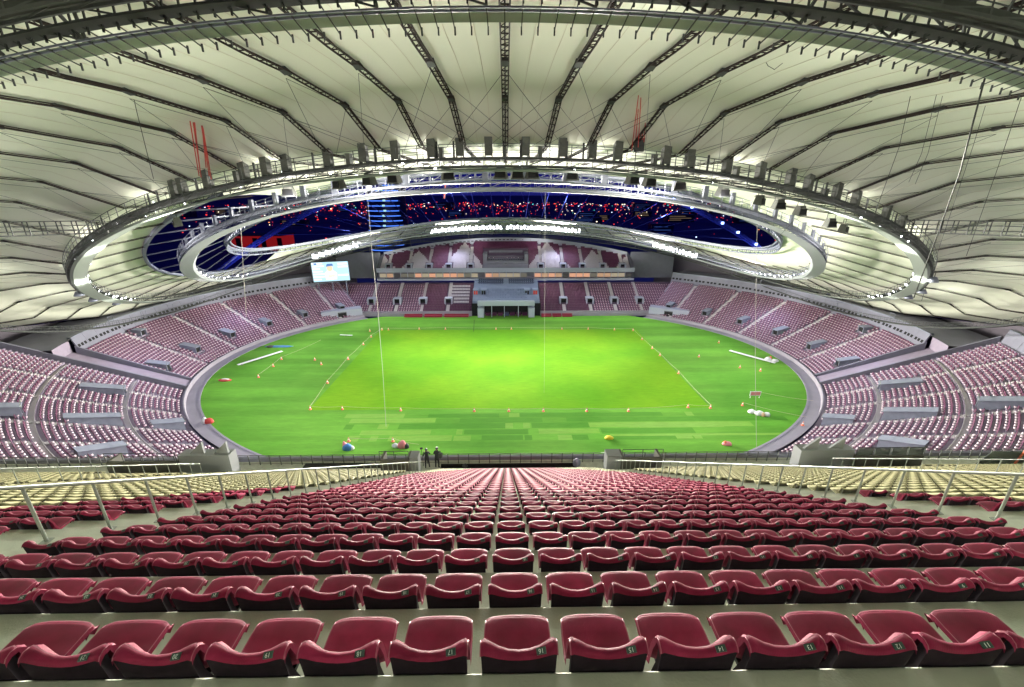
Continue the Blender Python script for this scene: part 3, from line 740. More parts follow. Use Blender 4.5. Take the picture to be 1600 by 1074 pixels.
for i in range(0, n_, 1):
    p, t, o = NF[i]; mm.bar(p-o*1.35+V(0, 0, -1.0)-bs, p-o*1.75+V(0, 0, -1.0)-bs, .04, 3)
tag(mm.build('tray_rungs', M_dark, e), kind='stuff')
# T brackets, each its own piece
bm_ = MB(); bm_.bar((0, -.5, .1), (0, 1.5, -.45), .03, 4); bm_.bar((0, 1.5, -.64), (0, 1.5, -.32), .045, 4, cap=True); bm_.bar((0, -.3, -.1), (0, -.3, 1.3), .05, 4); bme = bm_.mesh('bracket', [M_dark])
for i in range(0, n_):
    p, t, o = NF[i]; ob = link('bracket', bme, e); ob.location = p-o*1.3-V(0, 0, .9)-bs; ob.rotation_euler = (0, 0, math.atan2(-o[1], -o[0])-PI/2)
mm = MB()
for i in range(0, n_-6, 6):
    p, t, o = NF[i]; p2, t2, o2 = NF[i+6]
    mm.bar(p+o*-.3+V(0, 0, -.2)-bs, p+o*-.1+V(0, 0, .85)-bs, .06, 4); mm.bar(p+o*-.3+V(0, 0, -.2)-bs, p2+o2*-.1+V(0, 0, .85)-bs, .05, 4)
    mm.bar(p+o*-.3-bs, p-o*1.3+V(0, 0, -.95)-bs, .08, 4); mm.bar(p+o*-.3-bs, p2-o2*1.3+V(0, 0, -.95)-bs, .05, 4)
    mm.bar(p+o*-.3-bs, p+o*-.1+V(0, 0, .85)-bs, .04, 4)
tag(mm.build('outer_bracing', M_steel, e), kind='stuff')

# big raking tubes and radial bridges
def rayp(px, py, d):
    th = R(19.6); ps = .01417
    f = V(math.sin(ps)*math.cos(th), math.cos(ps)*math.cos(th), -math.sin(th)); r_ = V(math.cos(ps), -math.sin(ps), 0); u = np.cross(r_, f)
    return V(0, 0, CAMH)+d*(f+(px-800)/665*r_+(537-py)/665*u)
def strut(name, pairs, M, label, cat, rr):
    e = empty(name, pairs[0][0]); b_ = pairs[0][0]
    for (a, b), r_ in zip(pairs, rr):
        mm = MB(); mm.bar(a-b_, b-b_, r_, 8, cap=True); mm.build('tube', M, e)
    tag(e, label, cat)
strut('raking_strut', [(rayp(350, 22, 25), rayp(120, -22, 22)), (rayp(352, 26, 25.3), rayp(150, -30, 24)), (rayp(350, 22, 25), rayp(385, -60, 25))], M_steel, 'pair of thick grey tubes meeting the outer catwalk at upper left', 'strut', (.17, .12, .12))
strut('raking_strut', [(rayp(1255, 24, 25), rayp(1440, -20, 22)), (rayp(1252, 30, 25.3), rayp(1420, -25, 24)), (rayp(1275, 40, 25), rayp(1270, -60, 25)), (rayp(1480, 44, 23), rayp(1255, 20, 25))], M_steel, 'cluster of thick grey tubes meeting the outer catwalk at upper right', 'strut', (.17, .12, .12, .08))
for s, nm, px in ((-1, 'left', 92), (1, 'right', 1515)):
    a = rayp(px, -40, 19); b = rayp(px+s*-14, 20, 20); e = empty('hanging_signboard', a)
    t = nrm(b-a); sd = V(.55, 0, 0); mm = MB(); mm.obox((b-a)*.5, sd, (b-a)*.5, V(0, .06, .02)); mm.build('grey_sheet', M_cab, e)
    mm = MB(); mm.bar((b-a)+V(.3, 0, 0), (b-a)*1.9+V(.55, .1, -.2), .09, 6); mm.build('stem', M_steel, e)
    tag(e, 'grey flat sheet panel hanging from the roof at the upper %s corner' % nm, 'panel')
for s, nm in ((-1, 'left'), (1, 'right')):
    e = empty('catwalk_bridge', (0, 0, 0)); ph = R(-90+s*34); a = ring('A', ph)+V(0, 0, .1); b = ring('C', R(-90+s*36))+V(0, 0, .5); e.location = a; b = b-a; a = V(0, 0, 0)
    t = nrm(b-a); sd = nrm(np.cross(t, V(0, 0, 1))); n2 = int(np.linalg.norm(b-a)/1.6)
    mm = MB(); mm.obox((a+b)/2, t*np.linalg.norm(b-a)/2, sd*.6, V(0, 0, .05)); mm.build('deck', M_steel, e)
    for q in (-.6, .6):
        for h, r_ in ((1.25, .06), (.65, .04), (-.5, .07)):
            mm = MB(); mm.bar(a+sd*q+V(0, 0, h), b+sd*q+V(0, 0, h), r_, 4); mm.build('rail', M_steel, e)
    pm_ = MB(); pm_.box(-.05, .05, -.05, .05, -.5, 1.25); pme = pm_.mesh('post', [M_steel])
    for i in range(n2+1):
        for q in (-.6, .6):
            ob = link('post', pme, e); ob.location = a+(b-a)*i/n2+sd*q
    tag(e, 'truss footbridge running outward from the middle catwalk at %s' % nm, 'footbridge')

# cabinets, hoist frames, floodlights, loudspeakers on the middle catwalk
def framepos(key, off, a=0, h=0):
    p, t, o = rframe(key, R(off-90)); return p+o*a+V(0, 0, h), math.atan2(t[1], t[0])
cab_offs = [3.1, 8.4, 12.6, 15.9, 19.0, 22.6, 26.4, 28.8, 33.6, 36.0, 43, 46]
cab_offs = [-4.0, -8.6, -12.8, -16.6, -20.4, -24.4, -29.2, -31.2, -39, -42]+[2.6, 7.6, 11.8, 15.4, 19.6, 23.6, 28.4, 31.6, 36, 39.6]
cab_px = [825, 877, 920, 964, 1034, 1075, 1130, 1183, 1229, 1256, 1300, 1330]
mb = MB(); mb.box(-.44, .44, -.4, .4, .2, 2.25); cab_me = mb.mesh('cabinet_body', [M_cab])
mb = MB(); mb.box(-.48, .48, -.44, .44, 2.25, 2.33); cabt_me = mb.mesh('cabinet_lid', [M_steel])
mb = MB(); mb.box(-.44, -.34, -.4, .4, 0, .2); mb.box(.34, .44, -.4, .4, 0, .2); cabf_me = mb.mesh('cabinet_foot', [M_dark])
# offsets from the photo's pixel positions along the near arc
def off_for_px(px, key='A'):
    best = None
    for i in range(-700, 701):
        off = i/10; p = ring(key, R(off-90)); th = R(19.6); ps = .01417
        f = V(math.sin(ps)*math.cos(th), math.cos(ps)*math.cos(th), -math.sin(th)); r_ = V(math.cos(ps), -math.sin(ps), 0)
        q = p-V(0, 0, CAMH); x = 800+665*(q@r_)/(q@f); d = abs(x-px)
        if abs(off) < 55 and (best is None or d < best[0]): best = (d, off)
    return best[1]
CABS = [(279, 1), (292, 1), (330, 1), (386, 1), (420, 1), (453, 1), (516, 1), (570, 1), (621, 1), (676, 1), (719, 1), (763, 1), (822, 1), (877, 1), (922, 1), (964, 1), (1036, 1), (1074, 1), (1131, 1), (1183, 1), (1229, 1), (1257, 1), (1301, 1), (1331, 1), (1378, .9), (1402, .9)]
SMALL = [(369, .6), (546, .55), (689, .5), (845, .5), (1023, .5), (1152, .5), (1290, .5)]
for idx, (px, s_) in enumerate(CABS+SMALL):
    off = off_for_px(px); p, rz = framepos('A', off, .3 if s_ > .7 else -.3, 0)
    e = empty('equipment_cabinet', p, rz); e.scale = (s_ if s_ < .7 else 1, 1, s_)
    for me, nm in ((cab_me, 'cabinet_body'), (cabt_me, 'cabinet_lid'), (cabf_me, 'cabinet_foot')): link(nm, me, e)
    if s_ > .7: lab = 'tall grey cabinet standing on the middle catwalk, %s tall one from the left' % ordinal(idx+1)
    else: lab = 'short grey box on the middle catwalk, %s short one from the left' % ordinal(idx-len(CABS)+1)
    tag(e, lab, 'cabinet', 'cabinets along the middle catwalk')
FR = [(243, 3.4), (318, 3.6), (410, 3.4), (503, 3.2), (600, 3.2), (697, 4.2), (800, 4.6), (899, 4.2), (1093, 3.4), (1190, 3.4), (1280, 3.4), (1345, 3.2), (1400, 3.4), (160, 2.6)]
for idx, (px, h) in enumerate(sorted(FR)):
    off = off_for_px(px); p, rz = framepos('A', off, 0, 0); e = empty('hoist_frame', p, rz)
    for x in (-.95, .95):
        mm = MB(); mm.box(x-.1, x+.1, -.08, .08, 0, h); mm.build('upright', M_dark, e)
    mm = MB(); mm.box(-1.1, 1.1, -.09, .09, h, h+.16); mm.build('crossbar', M_dark, e)
    tag(e, 'dark steel goalpost-shaped frame on the middle catwalk, %s from the left' % ordinal(idx+1), 'frame', 'hoist frames along the middle catwalk')
# floodlight: housing + lamp face + yoke
mb = MB(); mb.add([(-.32, 0, -.26), (.32, 0, -.26), (.32, 0, .26), (-.32, 0, .26), (-.2, -.3, -.16), (.2, -.3, -.16), (.2, -.3, .16), (-.2, -.3, .16)], [(4, 5, 6, 7), (0, 4, 7, 3), (1, 2, 6, 5), (0, 1, 5, 4), (3, 7, 6, 2)]); fl_h = mb.mesh('housing', [M_steel])
mb = MB(); mb.quad((-.3, .01, -.24), (.3, .01, -.24), (.3, .01, .24), (-.3, .01, .24)); fl_f = mb.mesh('lamp_face', [M_lamp])
mb = MB(); mb.bar((-.36, -.1, 0), (-.36, -.1, .5), .03, 4); mb.bar((.36, -.1, 0), (.36, -.1, .5), .03, 4); mb.bar((-.36, -.1, .5), (.36, -.1, .5), .03, 4); fl_y = mb.mesh('yoke', [M_dark])
cnt = {}
def flood(key, off, a, h, scale=1., face=fl_f, zone=''):
    p, rz = framepos(key, off, a, h); q = V(0, 136, 0)-p
    e = empty('floodlight', p); e.rotation_mode = 'XYZ'; e.rotation_euler = (R(-32), 0, math.atan2(q[1], q[0])-PI/2+random.uniform(-.5, .5)); e.scale = (scale,)*3
    if scale > 1.9: e.scale = (scale*.8, scale, scale*1.7); e.rotation_euler[0] = R(-8); e.rotation_euler[1] = random.uniform(-.35, .35)
    for me, nm in ((fl_h, 'housing'), (face, 'lamp_face'), (fl_y, 'yoke')): link(nm, me, e)
    cnt[zone] = cnt.get(zone, 0)+1
    tag(e, '%s, %s from %s' % (zone, ordinal(cnt[zone]), 'the right' if off > 100 and key == 'B' and 'long' in zone else 'its near end'), 'floodlight', 'floodlights in the '+zone.split(' in the ')[-1])
    return e
k = 0
for i in range(44):                                   # row under the far roof, middle
    if i in (21,): continue
    flood('B', 180+22.5-45*i/43, -.6, -.3+.45*(i % 2), 2.1, zone='lit floodlight in the long middle row under the far roof')
for s, nm in ((-1, 'left'), (1, 'right')):
    for i in range(14): flood('B', s*(134-14.*i/13), -.6, -.4+.4*(i % 2), 2.0, zone='lit floodlight in the short %s row under the far roof' % nm)
    for i in range(16): flood('B', s*(66+30*i/15), -1.2, -.5+.4*(i % 2), 1.15, zone='lit floodlight in the %s cluster on the inner catwalk' % nm)
    for i in range(22): flood('A', s*(42+34*i/21), -1.5, -.6+.4*(i % 2), .95, zone='lit floodlight in the %s cluster on the middle catwalk' % nm)
# small work lamps all along
mb = MB(); mb.add([(-.16, 0, -.12), (.16, 0, -.12), (.16, 0, .12), (-.16, 0, .12), (0, -.2, 0)], [(0, 1, 4), (1, 2, 4), (2, 3, 4), (3, 0, 4)]); mb.quad((-.14, .01, -.1), (.14, .01, -.1), (.14, .01, .1), (-.14, .01, .1), 1); wl_me = mb.mesh('work_lamp', [M_steel, M_lamp])
for i in range(60):
    off = -52+104*i/59; p, rz = framepos('A', off, random.choice([-1.2, -1.6, .6]), random.uniform(-1.2, .9)); o = link('work_lamp', wl_me); o.location = p; o.rotation_euler = (R(random.uniform(-30, 20)), 0, rz+random.uniform(2.4, 3.9))
    tag(o, 'small bluish white work lamp on the near middle catwalk, %s %s' % (ordinal(i+1) if i < 30 else ordinal(60-i), 'from the left' if i < 30 else 'from the right'), 'lamp', 'small work lamps on the middle catwalk')
# hanging loudspeaker clusters between A and B
mb = MB(); mb.add([(-1.0, -.6, -.7), (1.0, -.6, -.7), (1.0, .7, -.9), (-1.0, .7, -.9), (-.55, -.4, .7), (.55, -.4, .7), (.55, .5, .7), (-.55, .5, .7)], [(0, 3, 2, 1), (4, 5, 6, 7), (0, 1, 5, 4), (2, 3, 7, 6), (0, 4, 7, 3), (1, 2, 6, 5)]); sp_b = mb.mesh('speaker_box', [M_cab])
mb = MB(); mb.box(-.75, .75, .62, .74, -.7, .2); sp_g = mb.mesh('speaker_grille', [M_black])
mb = MB(); mb.bar((-.8, 0, .7), (-.8, 0, 1.5), .05, 4); mb.bar((.8, 0, .7), (.8, 0, 1.5), .05, 4); mb.bar((-.8, 0, 1.5), (.8, 0, 1.5), .05, 4); sp_f = mb.mesh('hanging_frame', [M_dark])
for idx, px in enumerate((215, 408, 494, 551, 590, 687, 782, 810, 836, 907, 1011, 1047, 1102, 1170, 1240, 1266, 1303, 1358, 1378)):
    off = off_for_px(px, 'A'); p, t, o = rframe('A', R(off-90)); p = p-o*(4+random.uniform(0, 1))+V(0, 0, -1.4); e = empty('hanging_loudspeaker', p, math.atan2(t[1], t[0])+PI+random.uniform(-.5, .5)); e.scale = (.85, .85, .85)
    for me, nm in ((sp_b, 'speaker_box'), (sp_g, 'speaker_grille'), (sp_f, 'hanging_frame')): link(nm, me, e)
    tag(e, 'dark tapering loudspeaker hanging between the near catwalks, %s from the left' % ordinal(idx+1), 'loudspeaker', 'loudspeakers hanging between the catwalks')
# panels and frames standing on the inner catwalk
mb = MB(); mb.box(-.45, .45, -.2, .2, 0, 2.0); pb = mb.mesh('inner_box', [M_steelL])
for idx in range(34):
    off = -66+132*idx/33; p, rz = framepos('B', off, .4, .05); o = link('inner_catwalk_cabinet', pb); o.location = p; o.rotation_euler = (0, 0, rz)
    tag(o, 'pale narrow cabinet on the near arc of the inner catwalk, %s from the left' % ordinal(idx+1), 'cabinet', 'pale cabinets along the inner catwalk')
for idx in range(30):
    s = -1 if idx < 15 else 1; off = s*(84+6.2*(idx % 15)); p, rz = framepos('C', off, -.2, .1)
    e = empty('hoist_frame', p, rz); [(lambda b_: (b_.box(x_, x_+.1, -.05, .05, 0, 2.6), b_.build('upright', M_steelL, e)))(MB()) for x_ in (-1.0, .9)]; mm = MB(); mm.box(-1.0, 1.0, -.05, .05, 2.6, 2.7); mm.build('crossbar', M_steelL, e)
    tag(e, 'pale frame on the far outer catwalk, %s from the %s end' % (ordinal(idx % 15+1), 'right' if s > 0 else 'left'), 'frame', 'pale frames on the far outer catwalk')
for px, py, d in ((1128+327, 450, 0), (0, 0, 0)): pass
for idx, (s, off) in enumerate(((-1, 60), (-1, 66), (1, 52), (1, 60), (1, 66), (-1, 74), (-1, 96), (1, 92), (-1, 104), (1, 101))):
    p, t, o = rframe('A', R(s*off-90)); e = empty('floodlight_drum', p+o*1.6-V(0, 0, 1.2)); mm = MB()
    n3 = 12; P = [[V(r_*math.cos(2*PI*j/n3), r_*math.sin(2*PI*j/n3), z) for j in range(n3+1)] for r_, z in ((.05, .6), (.45, .5), (.95, -.4), (.85, -.5), (.05, -.45))]; mm.grid(P); mm.build('drum_shade', M_steelL, e, smooth=True)
    mm = MB(); mm.bar((0, 0, .55), (0, 0, 1.3), .07, 6); mm.build('drum_stem', M_steel, e)
    tag(e, 'pale grey drum hanging under the middle catwalk, %s of them on the %s' % (ordinal([0, 1, 0, 1, 2, 2, 3, 3, 4, 4][idx]+1), 'left' if s < 0 else 'right'), 'drum')
# thin stays from truss knees down to the catwalk
mm = MB()
sidx = 0
for off in OFFS:
    if abs(off) > 60: continue
    P = mpts(off)
    for q, tgt in ((3, -3.2), (3, 3.2), (4, -4), (4, 4)):
        a = P[q]-V(0, 0, .7); b = ring('A', R(off+tgt*.9-90))+V(0, 0, 1)
        mmx = MB(); mmx.bar(a, b, .022, 3); sidx += 1
        tag(mmx.build('stay_cable', M_cable), 'thin stay, %s knee of the %s truss %s, slanting %s' % ('lower' if q == 3 else 'upper', 'middle' if off == 0 else ordinal(abs(OFFS.index(off)-OFFS.index(0))), 'itself' if off == 0 else ('left of the middle' if off < 0 else 'right of the middle'), 'left' if tgt < 0 else 'right'), 'cable', 'thin stays between trusses and catwalk')
# ------------------------------------------------------------------ near upper tier
EY0, EZ0, TD, RS, NR = 1.575, CAMH-2.445, .855, .586, 35
def EY(i): return EY0+TD*i
def EZ(i): return EZ0-RS*i         # level of the platform behind seat row i (edge at EY)
XL, XR = -62, 64
mm = MB(); pr = [(-6, EZ0+RS*1), (EY0-TD, EZ0+RS), (EY0-TD, EZ0)]
for i in range(NR): pr += [(EY(i)-.015, EZ(i)), (EY(i), EZ(i)-.015), (EY(i), EZ(i)-RS)]
pr += [(31.6, EZ(NR-1)-RS)]
mm.grid([[(x, y, z) for y, z in pr] for x in (XL, XR)]); tag(mm.build('upper_tier_floor', M_conc), kind='structure')
GZ = EZ(NR-1)-RS-.02
mm = MB(); mm.box(XL, -5.9, 31.6, 33.2, GZ-.4, GZ); mm.box(6.3, XR, 31.6, 33.2, GZ-.4, GZ); mm.box(-5.9, 6.3, 32.45, 33.2, GZ-.4, GZ); tag(mm.build('front_gangway', M_conc), kind='structure')
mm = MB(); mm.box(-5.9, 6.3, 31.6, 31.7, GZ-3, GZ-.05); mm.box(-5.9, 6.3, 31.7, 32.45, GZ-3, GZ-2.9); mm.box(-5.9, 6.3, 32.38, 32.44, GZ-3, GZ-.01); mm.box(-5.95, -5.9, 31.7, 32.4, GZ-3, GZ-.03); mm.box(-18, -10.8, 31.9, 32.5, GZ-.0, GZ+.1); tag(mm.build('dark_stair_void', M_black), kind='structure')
mm = MB(); mm.box(XL, XR, 32.95, 33.2, GZ+.004, GZ+.34); mm.box(XL, XR, 33.2, 33.5, GZ-5, GZ+.2); tag(mm.build('front_parapet', M_wallg), 'low grey parapet along the front edge of the near upper tier', 'wall', kind='thing')
# front railing
e = empty('front_railing', (0, 32.5, GZ)); RH = .98
for h, r_ in ((RH, .03), (.12, .018)):
    mm = MB(); mm.bar((XL, 0, h), (XR, 0, h), r_, 6); mm.build('rail', M_steel, e)
pmm = MB(); pmm.box(-.03, .03, -.03, .03, 0, RH); pme = pmm.mesh('post', [M_steel])
x = XL
while x < XR: o = link('post', pme, e); o.location = (x, 0, 0); x += .93
tag(e, 'long grey railing along the front of the near upper tier before the grass', 'railing')

def seat_meshes(lod=0):
    """returns (shell mesh, cover mesh); x across, y toward the pitch, z up, origin on the own floor at the riser"""
    st = [(.405, .405, .182, 0, 0), (.437, .428, .190, 0, 0), (.430, .450, .193, 0, 0), (.40, .458, .196, 0, .002), (.30, .448, .199, .0, .010), (.17, .430, .200, .005, .022), (.115, .442, .201, .022, .03),
          (.085, .50, .202, .045, .02), (.062, .60, .203, .055, .02), (.045, .675, .203, .050, .035), (.024, .712, .203, .035, .042), (.004, .717, .203, .022, .042), (-.010, .704, .203, .008, .042), (-.014, .686, .203, .0, .042)]
    us = [-1, -.93, -.8, -.55, -.28, 0, .28, .55, .8, .93, 1] if lod == 0 else [-1, -.7, 0, .7, 1]
    if lod: st = [st[i] for i in (0, 2, 4, 5, 8, 10, 12, 13)]
    mm = MB(); P = []
    for si, (y, z, hw_, dy, dz) in enumerate(st):
        row = []
        for u in us:
            k = min(1., abs(u)/.88)**2.1; k = k-(.14*max(0, abs(u)-.93)/.07 if si > 8 else 0)
            yy = y+dy*k; zz = z+dz*k
            if si <= 3 and lod == 0: yy -= .022*abs(u)**8+.010*abs(u)**2
            row.append((u*hw_, yy, zz))
        P.append(row)
    P = np.array(P); mm.grid(P)
    nb = len(st)-1
    # skirts at both sides (rim)
    for s, col in ((-1, 0), (1, len(us)-1)):
        A_ = P[:, col]; B_ = A_.copy(); B_[:, 0] += s*.006; C_ = B_.copy()
        for i in range(len(st)):
            t = P[min(i+1, nb), col]-P[max(i-1, 0), col]; n_ = nrm(V(0, -t[2], t[1])); n_ = -n_ if (i < 6 and n_[2] > 0) else n_
            if i >= 6: n_ = nrm(V(0, -1, -.25)) if i < 10 else nrm(V(0, -.1, -1))
            C_[i] = B_[i]+n_*(.034 if i < 10 else .03)
        mm.grid([A_, B_] if s > 0 else [B_, A_], 1)
        mm.grid([B_, C_] if s > 0 else [C_, B_], 0)
    mm.grid([P[0], P[0]+V(0, -.03, -.02)], 0)
    # lighter strips painting the plastic's edge highlight: front of pan and front of lip
    if lod == 0:
        a = P[2]+V(0, .001, .0015); b = P[3]+V(0, .0, .0015); a2 = a+(b-a)*.0; b2 = a+(b-a)*.22; mm.grid([a2, b2], 1)
        a = P[10]+V(0, .002, .002); b = P[11]+V(0, .0, .003); mm.grid([a, a+(b-a)*.22], 1)
    shell = mm.mesh('seat_shell', [M_seat, M_seatrim], smooth=True)
    cm = MB(); L = P[nb]
    W_ = [L+V(0, .004, .002), L*V(.99, 1, 1)+V(0, .006, -.04), np.array([(u*.20, -.006+.01*abs(u)**2, .56) for u in us]), np.array([(u*.19, .06, .40) for u in us])]
    cm.grid(W_)
    for s, col in ((-1, 0), (1, len(us)-1)):
        F_ = np.array([w_[col] for w_ in W_]); cm.grid([F_, F_+V(-s*.004, .05, 0)] if s > 0 else [F_+V(-s*.004, .05, 0), F_])
    # recess line on the back and mounting bracket
    if lod == 0:
        cm.grid([[(u*.15, -.022+.035*1, .63-.02*abs(u)) for u in (-1, 0, 1)], [(u*.14, .03, .52) for u in (-1, 0, 1)]])
    cover = cm.mesh('seat_back_cover', [M_seatcov], smooth=True)
    br = MB(); br.box(-.03, .03, .0, .2, .32, .40); br.box(-.05, .05, .0, .02, .2, .42); br.box(-.14, .14, .12, .3, .385, .415)
    return shell, cover, br.mesh('bracket', [M_dark]), (P, us)
SH, CV, BR, (SP, SU) = seat_meshes(0)
lipz = .0
def beige_at(x, i): return abs(x-.6) > 3.6+(NR-1-i)*.30+ (0 if i < 20 else 0) and i >= 6
cols = []
CX0 = .06; PT = .48
blocks = [(-12, 15)]
xs_c = [(CX0+PT*k, 16-k) for k in range(-12, 16)]
xs_l = [(-7.98-PT*k, 29+k) for k in range(29)]; xs_r = [(10.0+PT*k, 28-k) for k in range(29)]
xs_l2 = [(-23.9-PT*k, None) for k in range(70)]; xs_r2 = [(25.9+PT*k, None) for k in range(70)]
rest_m, rest_b = [], []; near = []
for i in range(NR):
    for grp, L in (('c', xs_c), ('l', xs_l), ('r', xs_r), ('l2', xs_l2), ('r2', xs_r2)):
        for x, num in L:
            # vomitory cut-outs at the tier front
            if i >= 31 and ((-11.2 < x < -6.9) or (8.4 < x < 13.6)): continue
            if i >= 30 and ((-34 < x < -23) or (24.8 < x < 36)): continue
            d = (EY(i))*.942+(2.27+RS*i)*.3355; px = (790+665*x/d)
            if px < -120 or px > 1720: continue
            b = False
            if grp in ('l', 'r'): b = i >= 7+ (0 if abs(x) > 11 else (11-abs(x))*2.2)
            if grp == 'c': b = beige_at(x, i)
            if grp in ('l2', 'r2'): b = not (10 < i+ (abs(x)-24)*.25 < 17)
            if not b and -110 < px < 1710: near.append((d, i, x, num, grp))
            (rest_b if b else rest_m).append((d, i, x, num, grp))
near.sort(key=lambda t: (t[1], abs(t[2]))); near = [t for t in near][:300]; nk = {(t[1], round(t[2], 3)) for t in near}
rest_m = [t for t in rest_m if (t[1], round(t[2], 3)) not in nk]
WORDS = ['nearest', 'second nearest', 'third nearest', 'fourth nearest', 'fifth nearest', 'sixth nearest', 'seventh nearest', 'eighth nearest', 'ninth nearest', 'tenth nearest', 'eleventh nearest', 'twelfth nearest', 'thirteenth nearest']
mb = MB(); mb.box(-.026, .026, -.004, .004, -.016, .016); pl_me = mb.mesh('number_plate', [M_plate])
numc = {}
def num_text(n):
    if n not in numc:
        c = bpy.data.curves.new('seat_number', 'FONT'); c.body = str(n); c.size = .030; c.align_x = 'CENTER'; c.align_y = 'CENTER'; c.extrude = .0006; c.materials.append(M_num); 
        o_ = bpy.data.objects.new('t', c); COL.objects.link(o_); bpy.context.view_layer.update()
        numc[n] = bpy.data.meshes.new_from_object(o_.evaluated_get(bpy.context.evaluated_depsgraph_get())); bpy.data.objects.remove(o_)
    return numc[n]
AISN = {'c': 'centre block', 'l': 'left block', 'r': 'right block', 'l2': 'far left block', 'r2': 'far right block'}
for (d, i, x, num, grp) in near:
    e = empty('stadium_seat', (x, EY(i)+.002, EZ(i)-RS)); e.rotation_euler = (0, 0, random.uniform(-.012, .012))
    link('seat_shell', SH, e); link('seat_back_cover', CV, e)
    if i < 9: link('bracket', BR, e)
    if i < 6:
        # plate lies on the right end of the lip, facing up and back
        lp = SP[11]; q = V(.118, -.004+.022*.3, .7165+.045*.33+.002)
        pl = link('number_plate', pl_me, e); pl.location = q; pl.rotation_euler = (R(-62), R(-13), R(0))
        if i < 3 and num and num > 0:
            o = bpy.data.objects.new('seat_number', num_text(num)); COL.objects.link(o); o.parent = pl; o.location = (0, -.0045, 0); o.rotation_euler = (R(90), R(180), 0)
    if grp == 'c':
        k = 16-num; wh = 'in the column straight below the middle truss' if k == 0 else '%s to the %s of the middle column' % (ordinal(abs(k)), 'right' if k > 0 else 'left')
        lab = 'maroon seat, %s row, centre block, %s' % (WORDS[i], wh)
    else:
        k = (num-29 if grp == 'l' else 28-num) if num is not None else int(abs(abs(x)-24.5)/PT)
        lab = 'maroon seat, %s row, %s, %s from its %s end' % (WORDS[i], AISN[grp], ordinal(k+1) if k < 30 else 'farthest', 'right' if grp[0] == 'l' else 'left')
    tag(e, lab, 'seat', 'maroon seats of the near upper tier')
def seat_tpl(mats3):
    tv, tf, tm = [], [], []
    sh, cv, br, _ = seat_meshes(1)
    for me, k in ((sh, 0), (cv, 1)):
        b = len(tv); tv += [tuple(v.co) for v in me.vertices]; tf += [tuple(v+b for v in p.vertices) for p in me.polygons]; tm += [k]*len(me.polygons)
    return tv, tf, tm
TPL = seat_tpl(None)
def put(name, L, mats, label):
    n_ = len(L); O = np.array([(t[2], EY(t[1])+.002, EZ(t[1])-RS) for t in L]); X = np.tile(V(1, 0, 0), (n_, 1)); Y = np.tile(V(0, 1, 0), (n_, 1)); Z = np.tile(V(0, 0, 1), (n_, 1))
    o = bulk(name, TPL[0], TPL[1], (O, X, Y, Z), mats, TPL[2], smooth=True); tag(o, label, 'seats', kind='stuff')
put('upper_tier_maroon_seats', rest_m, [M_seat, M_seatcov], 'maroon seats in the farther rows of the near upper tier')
put('upper_tier_beige_seats', rest_b, [M_beige, M_beigeb], 'beige seats in the side blocks of the near upper tier')

# aisle steps, small half steps
for a, b in ((-7.5, -5.95), (7.6, 9.7), (-23.6, -22.2), (24.1, 25.6)):
    mm = MB()
    for i in range(NR-4 if abs(a) < 12 else NR-5): mm.box(a+.05, b-.05, EY(i)+.002, EY(i)+.36, EZ(i)-RS+.001, EZ(i)-RS/2)
    tag(mm.build('aisle_half_steps', M_conc), kind='structure')
def handrail(x, i0, i1, label, n_far=0):
    e = empty('aisle_handrail', (x, EY(i0), EZ(i0))); b_ = V(*e.location); h = .95
    mm = MB(); mm.path([V(x, EY(i)-.03, EZ(i)+h)-b_ for i in (i0, i1)], .028, 8); mm.build('top_rail', M_rail, e)
    mm = MB(); mm.bar((0, 0, 0), (0, 0, h), .022, 8); me = mm.mesh('post', [M_rail]); fm = MB(); fm.box(-.06, .06, -.06, .06, .0, .012); fme = fm.mesh('foot_plate', [M_rail])
    for i in range(i0, i1+1):
        o = link('post', me, e); o.location = (0, EY(i)-.03-b_[1], EZ(i)-b_[2]); o2 = link('foot_plate', fme, o)
    tag(e, label, 'handrail')
handrail(-6.7, 1, 31, 'grey steel handrail with many posts in the aisle left of the centre block')
handrail(8.5, 1, 31, 'grey steel handrail with many posts in the aisle right of the centre block')
handrail(-22.9, 8, 30, 'grey steel handrail in the farther aisle at the left edge')
handrail(24.8, 8, 30, 'grey steel handrail in the farther aisle at the right edge')

